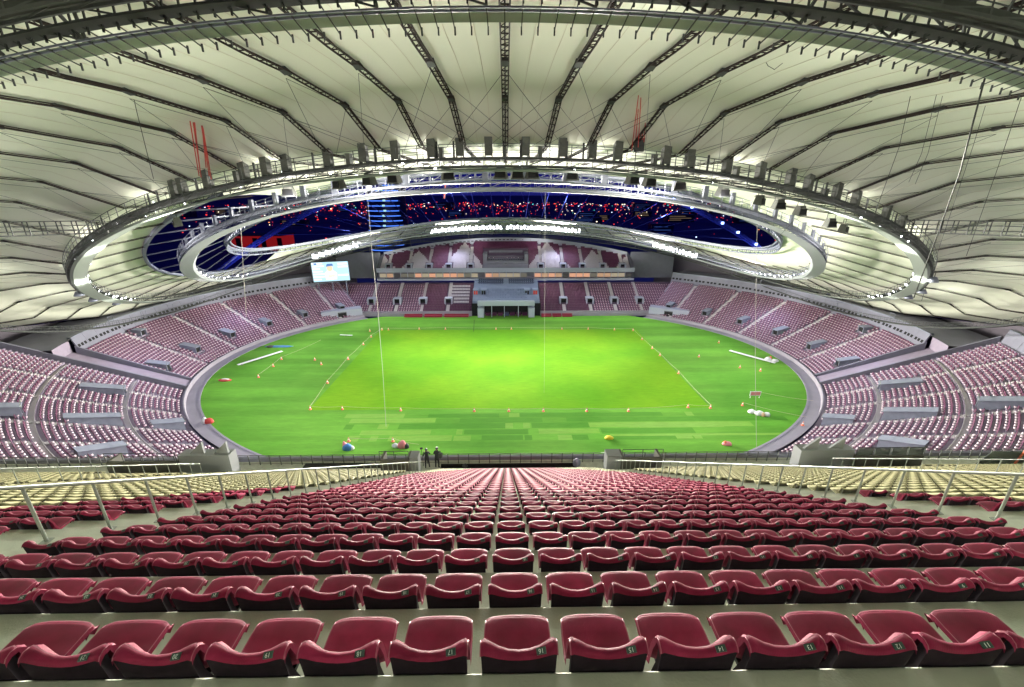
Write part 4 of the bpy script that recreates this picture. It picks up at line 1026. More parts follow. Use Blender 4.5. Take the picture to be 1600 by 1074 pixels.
# stair boxes at the front of the tier
M_boxd = mat('dark_brown_wall', (.075, .07, .06), .7, noise=.1, nscale=2)
M_boxl = mat('light_grey_wall', (.25, .26, .28), .7)
def stairbox(x0, x1, xs, nm, fins, glass=None):
    y1 = 32.0; y0 = 30.3; e = empty('stair_enclosure', ((x0+x1)/2, y0, GZ)); o_ = V(*e.location); lo, hi = (x0, xs) if nm[1] else (xs, x1)
    mm = MB(); mm.box(lo-o_[0], hi-o_[0], 0, .2, -.6, 1.9); mm.box(lo-o_[0], lo-o_[0]+.2, .2, 1.4, -.6, 1.9); mm.box(hi-o_[0]-.2, hi-o_[0], .2, 1.4, -.6, 1.9); mm.build('dark_wall', M_boxd, e)
    lo2, hi2 = (xs, x1) if nm[1] else (x0, xs)
    mm = MB(); zt_ = 1.95 if hi2-lo2 < 2 else 2.3; mm.box(lo2-o_[0], hi2-o_[0], .3, 1.3, -.6, zt_); mm.build('light_wall', M_boxl, e)
    for fx in fins:
        mm = MB(); a = fx-o_[0]; mm.add([(a, .6, 2.3), (a+1.2, .6, 2.3), (a+1.2, .6, 3.4), (a, .8, 2.3), (a+1.2, .8, 2.3), (a+1.2, .8, 3.4)], [(0, 1, 2), (5, 4, 3), (0, 2, 5, 3), (1, 4, 5, 2)]); mm.build('fin', M_boxl, e)
    mm = MB(); h0, h1 = 1.9, 2.7
    mm.bar((lo-o_[0], .1, h1), (hi-o_[0], .1, h1), .025, 4); n2 = max(2, int((hi-lo)/1.2))
    for q in range(n2+1): mm.bar((lo-o_[0]+(hi-lo)*q/n2, .1, h0), (lo-o_[0]+(hi-lo)*q/n2, .1, h1), .03, 4)
    mm.build('railing', M_dark, e)
    if glass:
        for q in range(n2):
            mm = MB(); a = lo-o_[0]+(hi-lo)*(q+.05)/n2; b = lo-o_[0]+(hi-lo)*(q+.95)/n2; mm.box(a, b, .08, .12, h0+.05, h1-.05); mm.build('glass_pane', M_pane, e)
    tag(e, nm[0], 'stair enclosure')
M_pane = mat('tinted_pane', (.25, .28, .27), .1); M_pane.node_tree.nodes['Principled BSDF'].inputs['Transmission Weight'].default_value = .6
M_pane.node_tree.nodes['Principled BSDF'].inputs['IOR'].default_value = 1.05
stairbox(-10.6, -7.5, -8.2, ('dark brown stair enclosure beside the two standing people', True), ())
stairbox(8.5, 13.1, 9.7, ('dark brown stair enclosure at the front right of the centre block', False), ())
stairbox(-33.2, -23.2, -27.4, ('brown and grey stair enclosure with two pointed fins at far left', True), (-26.6, -24.6))
stairbox(25.0, 35.4, 29.6, ('brown and grey stair enclosure with fins and glass panes at far right', False), (25.4, 27.6), True)
e = empty('glass_screen', (43, 31, GZ+.2)); mm = MB(); mm.add([(-2.2, 0, 0), (4.5, 0, 0), (3.6, 0, 1.5), (-.9, 0, 1.6), (-2.2, .06, 0), (4.5, .06, 0), (3.6, .06, 1.5), (-.9, .06, 1.6)], [(0, 1, 2, 3), (7, 6, 5, 4), (3, 2, 6, 7), (0, 3, 7, 4), (1, 5, 6, 2)]); mm.build('glass_sheet', M_pane, e)
mm = MB(); mm.bar((1.2, -.1, -.3), (1.9, -.1, 2.1), .08, 4, cap=True); mm.build('orange_prop', M_orange, e); tag(e, 'leaning glass screen with an orange prop at the far right of the tier front', 'screen')

# ------------------------------------------------------------------ two people on the gangway
def person(loc, rz, joints, hat, label, extras=None):
    e = empty('person', loc, rz)
    V_ = [j[0] for j in joints]; Rr = [j[1] for j in joints]; E_ = [(j[2], i) for i, j in enumerate(joints) if j[2] is not None]
    me = bpy.data.meshes.new('body'); me.from_pydata(V_, E_, []); o = link('body', me, e, [M_cloth])
    sk = o.modifiers.new('skin', 'SKIN'); sl = me.skin_vertices[0].data
    for i, r_ in enumerate(Rr): sl[i].radius = (r_ if isinstance(r_, tuple) else (r_, r_)); sl[i].use_root = (i == 0)
    sub = o.modifiers.new('sub', 'SUBSURF'); sub.levels = 2; sub.render_levels = 2
    hd = joints[3][0]
    bm = bmesh.new(); bmesh.ops.create_uvsphere(bm, u_segments=14, v_segments=10, radius=.105)
    for v in bm.verts: v.co = Vector((v.co.x*.85, v.co.y, v.co.z*1.15+.02))+Vector(hd)
    bmesh.ops.create_uvsphere(bm, u_segments=6, v_segments=4, radius=.02, matrix=Matrix.Translation(Vector(hd)+Vector((0, .11, 0))))
    me = bpy.data.meshes.new('head'); bm.to_mesh(me); bm.free(); link('head', me, e, [M_skin])
    bm = bmesh.new(); bmesh.ops.create_uvsphere(bm, u_segments=14, v_segments=8, radius=.125)
    bmesh.ops.delete(bm, geom=[v for v in bm.verts if v.co.z < -.0], context='VERTS')
    for v in bm.verts: v.co = Vector((v.co.x, v.co.y*1.15, v.co.z*1.0+.06))+Vector(hd)
    me = bpy.data.meshes.new(hat); bm.to_mesh(me); bm.free(); link(hat, me, e, [M_helmet])
    for hd_i in (7, 10):
        if hd_i < len(joints):
            h = V(*joints[hd_i][0]); mm = MB(); mm.obox(h, (.035, 0, 0), (0, .05, 0), (0, 0, .02))
            for q in range(4): mm.bar(h+V(-.03+.02*q, .05, 0), h+V(-.03+.02*q, .09+.01*(q in (1, 2)), -.015), .009, 4)
            mm.bar(h+V(.03, 0, 0), h+V(.06, .04, -.01), .01, 4); mm.build('hand', M_skin, e)
    if extras: extras(e)
    e.scale = (1.1, 1.1, 1.1); tag(e, label, 'person')
def J(*a): return a
common = lambda ax, lean=0.: [((0, 0, .98), (.16, .12), None), ((0, lean*.4, 1.2), (.15, .11), 0), ((0, lean*.9, 1.45), (.17, .10), 1), ((0, lean*1.1+.02, 1.66), (.05, .05), 2)]
ja = common(0)+[((-.2, .0, 1.42), .06, 2), ((-.27, .05, 1.16), .05, 4), ((-.2, .2, 1.3), .04, 5), ((-.16, .3, 1.42), .03, 6),
                ((.2, 0, 1.42), .06, 2), ((.3, .08, 1.2), .05, 8), ((.22, .25, 1.38), .03, 9),
                ((-.1, 0, .85), .09, 0), ((-.13, .02, .48), .065, 11), ((-.14, -.02, .09), .045, 12), ((-.15, .12, .04), .04, 13),
                ((.1, 0, .85), .09, 0), ((.14, .06, .48), .065, 15), ((.17, .0, .09), .045, 16), ((.18, .14, .04), .04, 17)]
def pole(e):
    mm = MB(); mm.bar((-.25, .4, -.0), (-.32, .34, 1.75), .02, 5); mm.obox((-.33, .34, 1.72), (.1, 0, 0), (0, .04, 0), (0, 0, .07)); mm.build('tripod_with_case', M_dark, e)
def pack(e):
    mm = MB(); mm.obox((.34, -.02, 1.25), (.14, 0, 0), (0, .12, 0), (.03, 0, .2)); mm.build('shoulder_bag', M_dark, e)
person((-7.0, 31.8, GZ), .35, ja, 'hard_hat', 'person in dark clothes beside a tripod, left of the two on the gangway', pole)
jb = common(0, .1)+[((-.2, .1, 1.42), .07, 2), ((-.3, .12, 1.18), .05, 4), ((-.14, .3, 1.3), .035, 5), ((-.1, .34, 1.34), .03, 6),
                ((.2, .1, 1.42), .07, 2), ((.34, .1, 1.2), .05, 8), ((.16, .3, 1.46), .03, 9),
                ((-.1, 0, .85), .1, 0), ((-.11, .03, .48), .07, 11), ((-.12, -.03, .09), .05, 12), ((-.14, .1, .04), .045, 13),
                ((.1, 0, .85), .1, 0), ((.12, .08, .48), .07, 15), ((.13, .0, .09), .05, 16), ((.15, .14, .04), .045, 17)]
person((-6.15, 31.85, GZ), -.3, jb, 'hood', 'person in dark clothes with a bag hanging at the right hip, right of the two', pack)
# things left on the front gangway
def gear(px, w_, h, c, lab, cat='bag', y=31.95):
    x = (px-790)/665*37.4
    m_ = mat('gear_'+str(px), c, .6); bm = bmesh.new(); bmesh.ops.create_icosphere(bm, subdivisions=2, radius=1)
    for v in bm.verts: v.co = Vector((v.co.x*w_, v.co.y*.25, max(0, v.co.z+.6)*h/1.6))+Vector((random.uniform(-.02, .02),)*3)
    me = bpy.data.meshes.new('equipment_bag'); bm.to_mesh(me); bm.free(); o = link('equipment_bag', me, None, [m_]); o.location = (x, y, GZ); tag(o, lab, cat)
gear(724, .25, .3, (.03, .03, .04), 'dark bag on the gangway floor right of the two people')
gear(900, .35, .8, (.2, .2, .35), 'grey blue bag leaning on the front railing right of centre')

# ------------------------------------------------------------------ things on the grass
def gp(px, py, z=0.):
    a = rayp(px, py, 1.)-V(0, 0, CAMH); s = (z-CAMH)/a[2]; return V(a[0]*s, a[1]*s, z)
mb = MB(); P = [[V(r_*math.cos(2*PI*j/8), r_*math.sin(2*PI*j/8), z) for j in range(9)] for r_, z in ((.42, 0), (.42, .08), (.28, .1), (.19, .5))]; mb.grid(P, 0)
P = [[V(r_*math.cos(2*PI*j/8), r_*math.sin(2*PI*j/8), z) for j in range(9)] for r_, z in ((.19, .5), (.13, .78))]; mb.grid(P, 1)
P = [[V(r_*math.cos(2*PI*j/8), r_*math.sin(2*PI*j/8), z) for j in range(9)] for r_, z in ((.13, .78), (.04, 1.15), (.0, 1.16))]; mb.grid(P, 0); cone_me = mb.mesh('traffic_cone', [M_orange, M_white], True)
CONES = [(535, 640), (626, 642), (741, 643), (795, 643), (849, 643), (917, 643), (982, 643), (1075, 637), (1110, 638), (597, 516), (607, 516), (655, 515), (696, 515), (775, 515), (799, 515), (878, 515), (919, 515), (960, 516), (989, 517), (580, 527), (568, 539), (544, 562), (512, 599), (485, 640), (1003, 531), (1019, 545), (1031, 556), (1060, 584), (1156, 575), (1188, 580), (1123, 536), (440, 562), (492, 563), (502, 570), (404, 590), (545, 690), (614, 690), (1160, 634), (1092, 558), (1254, 665), (578, 518), (427, 573)]
for i, (px, py) in enumerate(CONES):
    o = link('traffic_cone', cone_me); o.location = gp(px, py, .03); o.rotation_euler = (0, 0, random.uniform(0, 6)); o.scale = (.95, .95, .95)
    side = 'along the near edge of the pitch' if 636 < py < 645 else ('along the far edge of the pitch' if 512 < py < 518 else ('left of the pitch' if px < 790 else 'right of the pitch'))
    same = sorted([c for c in CONES if (('near' in side and 636 < c[1] < 645) or ('far' in side and 512 < c[1] < 518) or (not (636 < c[1] < 645 or 512 < c[1] < 518) and (c[0] < 790) == (px < 790) and ('left' in side or 'right' in side)))])
    tag(o, 'orange and white cone standing %s, %s from the left' % (side, ordinal(same.index((px, py))+1)), 'cone', 'traffic cones round the pitch')
M_tape = mat('barrier_tape', (.5, .42, .3), .6)
def tape(pts, lab):
    mm = MB(); Q = []
    for (a, b) in zip(pts[:-1], pts[1:]):
        a = gp(*a); b = gp(*b); n2 = 6
        for k in range(n2): f = k/n2; Q.append(a+(b-a)*f+V(0, 0, .9-.25*math.sin(PI*f)))
    Q.append(b+V(0, 0, .9)); mm.path(Q, .03, 4); tag(mm.build('barrier_tape', M_tape), lab, 'tape')
tape([(485, 640), (535, 640), (626, 642), (741, 643), (849, 643), (917, 643), (982, 643), (1075, 637), (1110, 638)], 'reddish barrier tape strung between cones along the near pitch edge')
tape([(1110, 638), (1060, 584), (1031, 556), (1003, 531), (989, 517)], 'barrier tape strung along the right pitch edge')
tape([(485, 640), (512, 599), (544, 562), (568, 539), (580, 527), (597, 516)], 'barrier tape strung along the left pitch edge')
tape([(597, 516), (696, 515), (799, 515), (919, 515), (989, 517)], 'barrier tape strung along the far pitch edge')
tape([(1160, 634), (1260, 657)], 'pale tape running right from the pink sign to the kerb, nearer one'); tape([(1185, 617), (1270, 631)], 'pale tape running right from the pink sign to the kerb, farther one')
tape([(404, 590), (440, 562), (502, 535)], 'pale tape over the left outfield between cones'); tape([(545, 690), (614, 690), (655, 700)], 'pale tape on the grass at the foot of the picture left of centre')
def slab(name, px, py, L, w_, h, rz, M, lab, cat):
    p = gp(px, py, .02); e = empty(name, p, rz); mm = MB(); mm.box(-L/2, L/2, -w_/2, w_/2, h-.12, h); mm.build('top', M, e)
    mm = MB()
    for x in (-L*.42, 0, L*.42): mm.box(x-.1, x+.1, -w_*.4, w_*.4, 0, h-.12)
    mm.build('feet', M_steel, e); tag(e, lab, cat)
slab('white_bench', 408, 561, 15, 1.1, .5, R(57), M_white, 'long white bench lying on the left outfield', 'bench')
slab('white_bench', 1174, 559, 15, 1.1, .5, R(-52), M_white, 'long white bench lying on the right outfield', 'bench')
slab('white_bench', 541, 525, 5, .7, .4, R(-8), M_white, 'short white bench on the far left grass', 'bench')
def heap(name, px, py, parts, lab, cat):
    p = gp(px, py, .02); e = empty(name, p)
    for (dx, dy, sx, sy, sz, M, nm) in parts:
        bm = bmesh.new(); bmesh.ops.create_icosphere(bm, subdivisions=2, radius=1)
        for v in bm.verts:
            k = 1+random.uniform(-.12, .12); v.co = Vector((v.co.x*sx*k+dx, v.co.y*sy*k+dy, max(0, v.co.z*k+.25)*sz))
        [setattr(f, 'smooth', True) for f in bm.faces]; me = bpy.data.meshes.new(nm); bm.to_mesh(me); bm.free(); link(nm, me, e, [M])
    tag(e, lab, cat)
M_yel = mat('yellow_sheet', (.8, .6, .04), .6); M_pnk = mat('pink_sheet', (.7, .22, .25), .6); M_blu = mat('blue_sheet', (.06, .2, .5), .6); M_tan = mat('tan_sheet', (.6, .4, .25), .6)
heap('yellow_heap', 951, 686, [(0, 0, 1., .6, .7, M_yel, 'yellow_sheet'), (.6, .1, .6, .5, .5, M_yel, 'fold')], 'small yellow heap on the near grass', 'heap')
heap('pink_heap', 1136, 695, [(0, 0, 1.1, .7, .6, M_pnk, 'pink_sheet'), (-.5, 0, .5, .4, .8, M_orange, 'orange_cone_top')], 'pink heap on the near grass right of centre', 'heap')
heap('blue_tarpaulin', 436, 542, [(0, 0, 5, 1., .35, M_blu, 'blue_sheet'), (-3, -.3, 1.4, 1.1, .5, M_steel, 'grey_sheet')], 'blue tarpaulin spread on the far left grass', 'tarpaulin')
heap('white_sacks', 1186, 648, [(0, 0, 1.2, .8, .9, M_white, 'sack'), (1.6, -.6, .8, .7, .8, M_white, 'sack'), (-1.4, 1, 1., .7, .8, M_white, 'sack'), (.6, -.8, .5, .5, .8, M_tan, 'tan_sack')], 'group of white sacks on the right grass', 'sacks')
heap('white_sacks', 1200, 563, [(0, 0, 1.3, .9, .9, M_white, 'sack'), (1.6, -1.2, 1.2, .8, .7, M_white, 'sack'), (.7, 0, .5, .4, 1.2, M_orange, 'orange_marker')], 'white sacks with an orange marker by the right kerb', 'sacks')
heap('equipment_pile', 543, 703, [(0, 0, 1.2, .6, 1.2, M_blu, 'blue_sheet'), (-.6, .3, .6, .5, 1.6, M_pnk, 'pink_sheet'), (.9, .1, .6, .4, .8, M_white, 'sack')], 'blue and pink pile at the near left edge of the grass', 'pile')
heap('equipment_pile', 629, 700, [(0, 0, 1.1, .6, 1.6, M_pnk, 'pink_sheet'), (.9, 0, .6, .5, .9, M_dark, 'dark_sheet'), (-1.6, .2, .8, .4, .9, M_white, 'sack')], 'pinkish covered pile near the two people on the grass edge', 'pile')
heap('red_stretcher', 352, 595, [(0, 0, 2., .9, .5, M_red, 'red_pad'), (0, 0, 1.5, .5, .6, M_white, 'white_sheet')], 'red and white pad on the far left kerb grass', 'pad')
heap('red_box_pile', 327, 661, [(0, 0, 1.2, .7, 1.1, M_red, 'red_pad'), (-1., 0, .7, .6, 1.2, M_white, 'sack')], 'small red and white pile at the left kerb', 'pile')
e = empty('pink_sign', gp(1179, 622, .02)); mm = MB(); mm.box(-1.5, 1.5, -.05, .05, .7, 2.0); mm.build('sign_frame', M_white, e); mm = MB(); mm.box(-1.3, 1.3, -.08, -.05, .85, 1.85); mm.build('sign_face', M_pnk, e)
mm = MB(); mm.box(-1.3, -1.2, -.04, .04, 0, .7); mm.box(1.2, 1.3, -.04, .04, 0, .7); mm.build('legs', M_white, e); tag(e, 'pink rectangular sign on white legs on the right grass', 'sign')
# two groundsmen at the far side
for k, (px, py) in enumerate(((564, 440),)): pass

# ------------------------------------------------------------------ hanging ropes and straps
def rope(name, pts, r_, M, lab, cat='rope'):
    mm = MB(); mm.path(pts, r_, 5); tag(mm.build(name, M), lab, cat)
M_rope = mat('pale_rope', (.34, .32, .28), .7); M_blk = mat('black_rope', (.01, .01, .01), .6); M_grope = mat('grey_rope', (.035, .04, .035), .9, spec=.1)
def curve_pts(L): return [rayp(*p) for p in L]
rope('hanging_rope', curve_pts([(573, 290, 95), (580, 380, 96), (590, 480, 98), (598, 580, 100), (605, 697, 104)]), .05, M_rope, 'long pale rope hanging from the inner catwalk to the grass, left of centre')
rope('hanging_rope', curve_pts([(1186, 250, 80), (1182, 400, 82), (1180, 560, 84), (1182, 700, 86)]), .035, M_rope, 'long pale rope hanging down to the grass on the right')
rope('hanging_rope', curve_pts([(741, 500, 180), (739, 540, 165), (728, 600, 140), (708, 645, 118), (690, 690, 100)]), .09, M_grope, 'dark rope sweeping over the pitch towards the two people')
rope('hanging_rope', curve_pts([(852, 290, 100), (851, 500, 120), (850, 640, 120)]), .018, M_rope, 'faint pale rope hanging over the middle of the pitch')
rope('hanging_rope', curve_pts([(376, 350, 80), (380, 420, 80), (385, 495, 82)]), .05, M_rope, 'short pale rope hanging in front of the left seats')
rope('hanging_rope', curve_pts([(1553, 15, 26), (1542, 110, 27), (1500, 270, 31), (1462, 375, 36), (1428, 465, 42)]), .055, M_blk, 'thick black rope slanting down at the right to the middle catwalk')
for i, (L, r_) in enumerate((([(1437, 85, 34), (1405, 230, 38), (1372, 320, 44)], .025), ([(1478, 90, 33), (1440, 240, 38), (1420, 285, 40)], .02), ([(1488, 90, 33), (1450, 240, 38), (1430, 288, 40)], .02), ([(1572, 60, 33), (1520, 230, 38), (1440, 470, 50)], .02), ([(1600, 140, 33), (1560, 260, 38), (1510, 400, 46)], .025), ([(193, 84, 33), (215, 180, 38), (240, 280, 44)], .03), ([(398, 55, 33), (403, 95, 34)], .03), ([(657, 35, 36), (640, 110, 42), (612, 215, 54)], .022), ([(793, 25, 36), (786, 140, 42), (778, 215, 54)], .022), ([(945, 30, 36), (965, 120, 42), (1000, 215, 54)], .022), ([(1320, 300, 60), (1240, 345, 60), (1190, 400, 70)], .02))):
    rope('thin_hanging_line', curve_pts(L), r_, M_grope, 'thin dark line hanging against the membrane, %s of these lines' % ordinal(i+1), 'line')
rope('loose_cable_loop', curve_pts([(1186, 58, 30), (1190, 85, 31), (1200, 103, 31), (1210, 109, 31), (1228, 95, 31), (1245, 75, 31), (1252, 58, 31)]), .022, M_grope, 'thin cable sagging in a loop under the outer catwalk', 'cable')
e = empty('lifting_straps', rayp(310, 195, 52)); b_ = V(*e.location)
for (L) in ([(297, 190, 42), (311, 275, 50)], [(302, 192, 42), (314, 277, 50)], [(304, 192, 42), (313, 270, 50)], [(315, 197, 42), (327, 275, 50)], [(316, 197, 42), (322, 262, 50)], [(317, 200, 42), (330, 280, 50)]):
    mm = MB(); mm.path([p-b_ for p in curve_pts(L)], .07, 4); mm.build('red_strap', M_red, e)
tag(e, 'red lifting straps hanging from a truss at the left', 'straps')
e = empty('lifting_straps', rayp(1005, 120, 50)); b_ = V(*e.location)
for (L) in ([(1001, 125, 38), (993, 222, 47)], [(1003, 125, 38), (997, 232, 47)], [(1012, 118, 38), (1003, 222, 47)], [(1013, 118, 38), (1006, 225, 47)], [(1000, 130, 38), (987, 235, 47)]):
    mm = MB(); mm.path([p-b_ for p in curve_pts(L)], .055, 4); mm.build('red_strap', M_red, e)
mm = MB(); mm.obox(rayp(999, 225, 47)-b_, (.5, 0, 0), (0, .3, 0), (0, 0, .8)); mm.build('hoist_block', M_dark, e)
tag(e, 'dark red lifting straps with a hoist block hanging right of centre', 'straps')
for L, lab in (([(484, 293, 90), (484, 318, 90)], 'pale pennant hanging below the inner catwalk at left'), ([(696, 287, 85), (694, 310, 85)], 'red and white hanging strap below the inner catwalk, left of centre')):
    rope('hanging_strap', curve_pts(L), .14, M_red if 'red' in lab else M_rope, lab, 'strap')
rope('white_hose', [rayp(1335, 407, 120), rayp(1390, 407, 112), rayp(1430, 400, 104)], .2, M_white, 'white hose lying along the membrane at the right end of the middle catwalk', 'hose')

# ------------------------------------------------------------------ outside: arch, city, tower
def arch_pt(X): return V(X, 258, 69-.00200*X*X)
e = empty('lighting_arch', (0, 258, 40)); b_ = V(0, 258, 40)
M_arch = mat('arch_blue_lit', (.05, .06, .22), .5)  # blue floodlighting of the arch is put into its base colour
for dx, dz, r_ in ((0, 0, .8), (-3, -1.5, .5), (3, -1.5, .5)):
    mm = MB(); mm.path([arch_pt(x)+V(0, dx, dz)-b_ for x in np.linspace(-215, 215, 90)], r_, 6); mm.build('arch_tube', M_arch, e)
mm = MB(); xs = np.linspace(-215, 215, 90)
for i in range(89):
    a = arch_pt(xs[i])-b_; c = arch_pt(xs[i+1])-b_; mm.bar(a+V(0, -3, -1.5), c, .18, 3); mm.bar(a+V(0, 3, -1.5), c, .18, 3); mm.bar(a+V(0, -3, -1.5), a+V(0, 3, -1.5), .15, 3)
tag(mm.build('arch_lattice', M_arch, e), kind='stuff')
bl = MB(); bl.box(-.55, .55, -.4, .4, -.55, .55); blm = bl.mesh('blue_lamp', [M_lampb])
for px in (905, 927, 952, 985, 1014, 1049, 1077, 1124, 1148, 1176, 1184, 1197):
    X = None
    for x in np.linspace(0, 200, 800):
        q = arch_pt(x)-V(0, 0, CAMH); th = R(19.6); ps = .01417; f = V(math.sin(ps)*math.cos(th), math.cos(ps)*math.cos(th), -math.sin(th))
        if 800+665*(q@V(math.cos(ps), -math.sin(ps), 0))/(q@f) > px: X = x; break
    o = link('blue_lamp', blm, e); o.location = arch_pt(X)+V(0, -4, -1)-b_; o.scale = (1, 1, 1) if px > 1000 else (.6, .6, .6)
tag(e, 'tall blue lit steel arch rising outside beyond the far roof', 'arch')
for i, x in enumerate(range(-140, 150, 13)):
    mm = MB(); a = arch_pt(x); b = V(x*.55, 226, 33); mm.bar(a, b, .20, 5); o = mm.build('arch_stay', M_arch); tag(o, 'blue grey stay rising from the far roof to the arch, %s from the left' % ordinal(i+1), 'stay', 'stays of the outside arch')
    mm = MB(); b2 = V(x*.55+14, 224, 33); mm.bar(a, b2, .07, 3); tag(mm.build('thin_stay', M_arch), 'thin slanting stay of the outside arch, %s from the left' % ordinal(i+1), 'stay', 'thin slanting stays of the arch')
# tower
e = empty('hotel_tower', (-118, 445, -6)); n_ = 28
prof = lambda z: 19+3.2*abs((z-60)/70)**2
M_tower = mat('tower_dark_skin', (.008, .012, .05), .3); M_tlight = mat('tower_blue_light', (.1, .2, .6), .5, emit=(.08, .25, 1.), es=1.2, sample=False); M_twin = mat('tower_windows_lit', (.4, .5, .5), .5, emit=(.5, .9, .9), es=1.0, sample=False)
mm = MB(); mm.grid([[V(prof(z)*math.cos(2*PI*j/n_), prof(z)*math.sin(2*PI*j/n_), z) for j in range(n_+1)] for z in np.linspace(0, 130, 20)]); mm.build('tower_shell', M_tower, e, smooth=True)
for k in range(26):
    z = 5+k*4.6; mm = MB(); r_ = prof(z)+.25; a0, a1 = -PI*.5-.95+random.uniform(-.1, .15), -PI*.5+1.0+random.uniform(-.15, .1)
    P = [[V(r_*math.cos(a), r_*math.sin(a), z), V(r_*math.cos(a), r_*math.sin(a), z+.9)] for a in np.linspace(a0, a1, 16)]; mm.grid(P); mm.build('floor_light_band', M_tlight, e)
    if 2 < k < 22:
        mm = MB(); c = -PI/2+.1+random.uniform(-.05, .05)
        P = [[V((r_+.1)*math.cos(a), (r_+.1)*math.sin(a), z), V((r_+.1)*math.cos(a), (r_+.1)*math.sin(a), z+1.6)] for a in np.linspace(c-.05, c+.08, 4)]; mm.grid(P); mm.build('lit_window', M_twin, e)
tag(e, 'tall round tower with blue horizontal light bands beyond the far roof', 'tower')
mat('tower_windows_dim', (.05, .04, .03), .5, emit=(1, .7, .4), es=.25, sample=False); mat('tower_blue_dim', (.01, .02, .05), .5, emit=(.1, .25, 1), es=.25, sample=False)
# red lit low building at left
e = empty('red_lit_hall', (-265, 470, -6)); M_redglow = mat('red_facade_light', (.05, .01, .01), .6, emit=(1, .03, .03), es=.2, sample=False)
mm = MB(); mm.box(-30, 24, 0, 30, 0, 15); mm.build('hall_wall', M_redglow, e); mm = MB(); mm.box(-32, 26, -1, 31, 15, 16); mm.build('hall_roof', M_dark, e)
for x in (-24, -6, 3, 20): mm = MB(); mm.box(x, x+5, -.3, 0, 0, 13); mm.build('dark_pillar', M_black, e)
tag(e, 'low hall glowing red outside, seen through the left end of the opening', 'building')
# city lights, uncountable
cols_ = [((1, .04, .03), 4.5, 1000), ((1, .3, .1), 4, 220), ((1, .85, .6), 7, 160), ((.6, .75, 1), 6, 110), ((.1, .8, .75), 4, 40)]
cube = [(x, y, z) for z in (-1, 1) for y in (-1, 1) for x in (-1, 1)]; cf = [(0, 2, 3, 1), (4, 5, 7, 6), (0, 1, 5, 4), (2, 6, 7, 3), (0, 4, 6, 2), (1, 3, 7, 5)]
for ci, (c, s_, n_) in enumerate(cols_):
    m_ = mat('city_light_%d' % ci, c, .5, emit=c, es=s_*.55, sample=False)
    D_ = 520*np.exp(rng.random(n_)**.38*1.5); A_ = (rng.random(n_)-.5)*1.9
    cl = rng.normal(0, .012, n_); A_ = A_+cl
    S_ = .00055*D_*(.6+.9*rng.random(n_)**2)*(1.0 if ci < 2 else 1.1)
    O = np.stack([D_*np.sin(A_), D_*np.cos(A_), -4+12*rng.random(n_)**2], 1)
    X = np.zeros((n_, 3)); X[:, 0] = S_*1.3; Y = np.zeros((n_, 3)); Y[:, 1] = S_; Z = np.zeros((n_, 3)); Z[:, 2] = S_*.8
    o = bulk('city_lights', cube, cf, (O, X, Y, Z), [m_]); tag(o, 'scattered distant city lights beyond the stadium', 'city lights', kind='stuff')
for i in range(30):
    d_ = random.uniform(600, 1700); a = random.uniform(-.85, .85); e_ = (d_*math.sin(a), d_*math.cos(a)); h = random.uniform(5, 16)+d_*.006; w_ = random.uniform(10, 30)
    if abs(a+.24) < .07 and d_ < 520 or abs(a+.52) < .14 and d_ < 620: continue
    e = empty('distant_building', (e_[0], e_[1], -6)); mm = MB(); mm.box(-w_, w_, 0, 18, 0, h); mm.build('block', M_tower, e)
    mm = MB()
    for k in range(3): mm.box(-w_*.8, w_*.8*random.uniform(-.2, 1), -.2, 0, h*(.25+.25*k), h*(.25+.25*k)+.7)
    mm.build('window_band', bpy.data.materials[random.choice(['tower_windows_dim', 'tower_blue_dim', 'tower_blue_dim'])], e)
    tag(e, 'low dark building with a few lit window bands far beyond the stadium', 'building', 'dark low buildings in the far city')

# ------------------------------------------------------------------ lamps (the stadium's floodlights, plus added fill spots)
def spot(loc, tgt, power, ang, col=(1, 1, 1), blend=.6, rad=.8):
    l = bpy.data.lights.new('flood_or_fill_spot', 'SPOT'); l.energy = power; l.spot_size = ang; l.spot_blend = blend; l.color = col; l.shadow_soft_size = rad  # shared by the real floodlights and the added fill spots
    o = bpy.data.objects.new('flood_or_fill_spot', l); COL.objects.link(o); o.location = loc
    o.rotation_euler = (Vector(tgt)-Vector(loc)).to_track_quat('-Z', 'Y').to_euler(); return o
def point(loc, power, col=(1, 1, 1), rad=1.):
    l = bpy.data.lights.new('catwalk_lamp', 'POINT'); l.energy = power; l.color = col; l.shadow_soft_size = rad
    o = bpy.data.objects.new('catwalk_lamp', l); COL.objects.link(o); o.location = loc; return o
COOL = (.93, .96, 1.)
for off in (-160, -135, -100, -70, -40, -14, 14, 40, 70, 100, 135, 160):
    p, t, o = rframe('B', R(off-90)); tgt = (p[0]*.62, 133+(p[1]-133)*.62, 0); spot(p-o*1.3-V(0, 0, 2.3), tgt, FIELD_W, R(120), COOL)
for off in (-165, -135, -105, -75, -45, -15, 15, 45, 75, 105, 135, 165):
    p, t, o = rframe('A', R(off-90))
    spot(p-o*1.8-V(0, 0, 2.), (p-o*12+V(0, 0, -30)), BOWL_W, R(150), (.70, .72, 1.), 1)
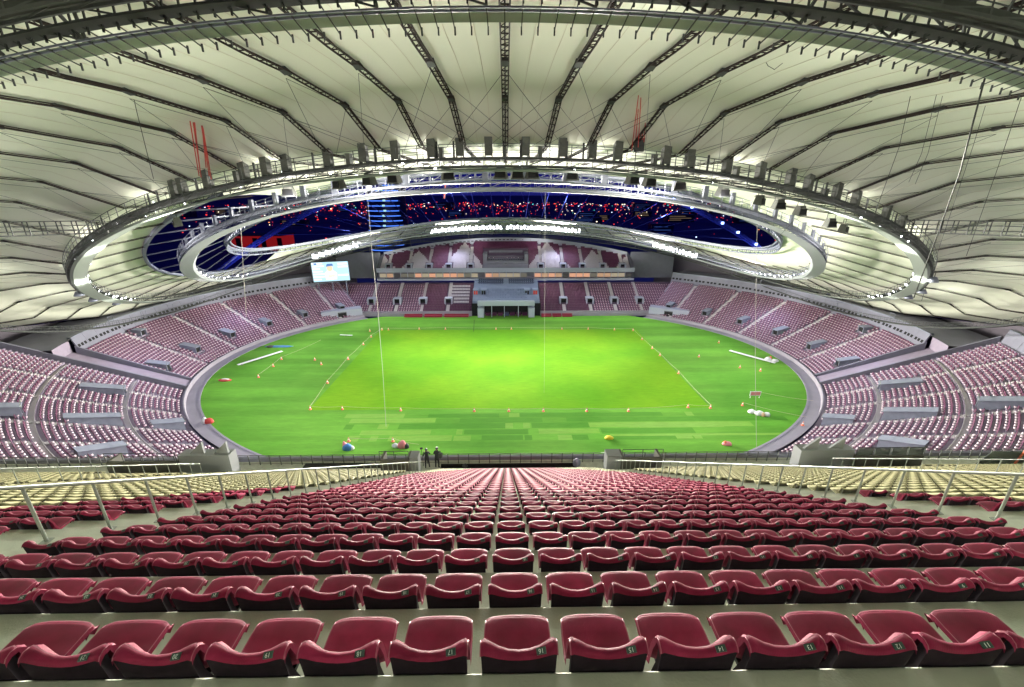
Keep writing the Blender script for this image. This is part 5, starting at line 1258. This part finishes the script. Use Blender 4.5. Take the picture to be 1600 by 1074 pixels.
# added long-throw fill spots, without fixtures, that light the membrane across the bowl
for off in range(-165, 180, 30):
    p, t, o = rframe('A', R(off-90)); m_ = mpts((off+180) % 360)[3]
    spot(p-o*2.2-V(0, 0, 1.5), (m_[0]*1.0, m_[1], m_[2]+(20 if abs(off) > 100 else 6)), CROSS_W*((2.3 if abs(off) > 150 else (1.3 if abs(off) > 120 else .7)) if abs(off) > 100 else (.13 if abs(off) > 50 else .04)), R(62 if abs(off) > 100 else 48), (1., .96, .84), .8, 5.)
for off in (-172, -150, -128, -106, -86, -68, -52, -38, -26, -15, -5, 5, 15, 26, 38, 52, 68, 86, 106, 128, 150, 172):  # added fill spots below the middle catwalk, brightening the roof fabric
    p, t, o = rframe('A', R(off-90)); m_ = mpts(off)[4]
    spot(p-o*4.0+V(0, 0, -3.4), (m_[0], m_[1], m_[2]-1.5), UP_W*(1. if abs(off) < 60 else .25), R(84), (1., .97, .88), 1, 1.5)
    m_ = mpts(off)[3]
    if abs(off) < 110: spot(p-o*5.0+V(0, 0, -3.6), (m_[0], m_[1], m_[2]), 900*(1. if abs(off) < 60 else .3), R(165), (1., .97, .90), 1, 1.8)
for off in (-42, -30, -19, -9, 0, 9, 19, 30, 42):  # added soft spots that lift the near seats from above
    p, t, o = rframe('C', R(off-90)); spot(p-V(0, 0, 3.6)-o*.3, (p[0]*.75, max(4, p[1]-14), 40), TIER_W, R(150), (1., .96, .88), 1, 1.6)
for x in (-150, -90, -30, 30, 90, 150):
    q = arch_pt(x); l = point((x, 246, q[2]-14), 26000, (.18, .25, 1.), 1.); l.name = 'arch_wash_lamp'
# added fill uplights outside the outer catwalk, brightening the roof corners
for off in (-56, -44, -34, -25, -15, -5, 5, 15, 25, 34, 44, 56):
    p, t, o = rframe('C', R(off-90)); m_ = mpts(off)
    spot(p+o*3.4+V(0, 0, -.3), (m_[6]+V(0, 0, 1)), 5200, R(160), (.86, 1., .80), 1, 1.5)
# added fill uplights inside the outer catwalk, brightening the membrane between the catwalks
for off in (-70, -58, -47, -37, -28, -20, -12, -4, 4, 12, 20, 28, 37, 47, 58, 70):
    p, t, o = rframe('C', R(off-90)); m_ = mpts(off)
    spot(p-o*3.0+V(0, 0, -2.6), m_[3]+(m_[2]-m_[3])*.3, 3600, R(125), (.98, 1., .88), 1, 2.2)
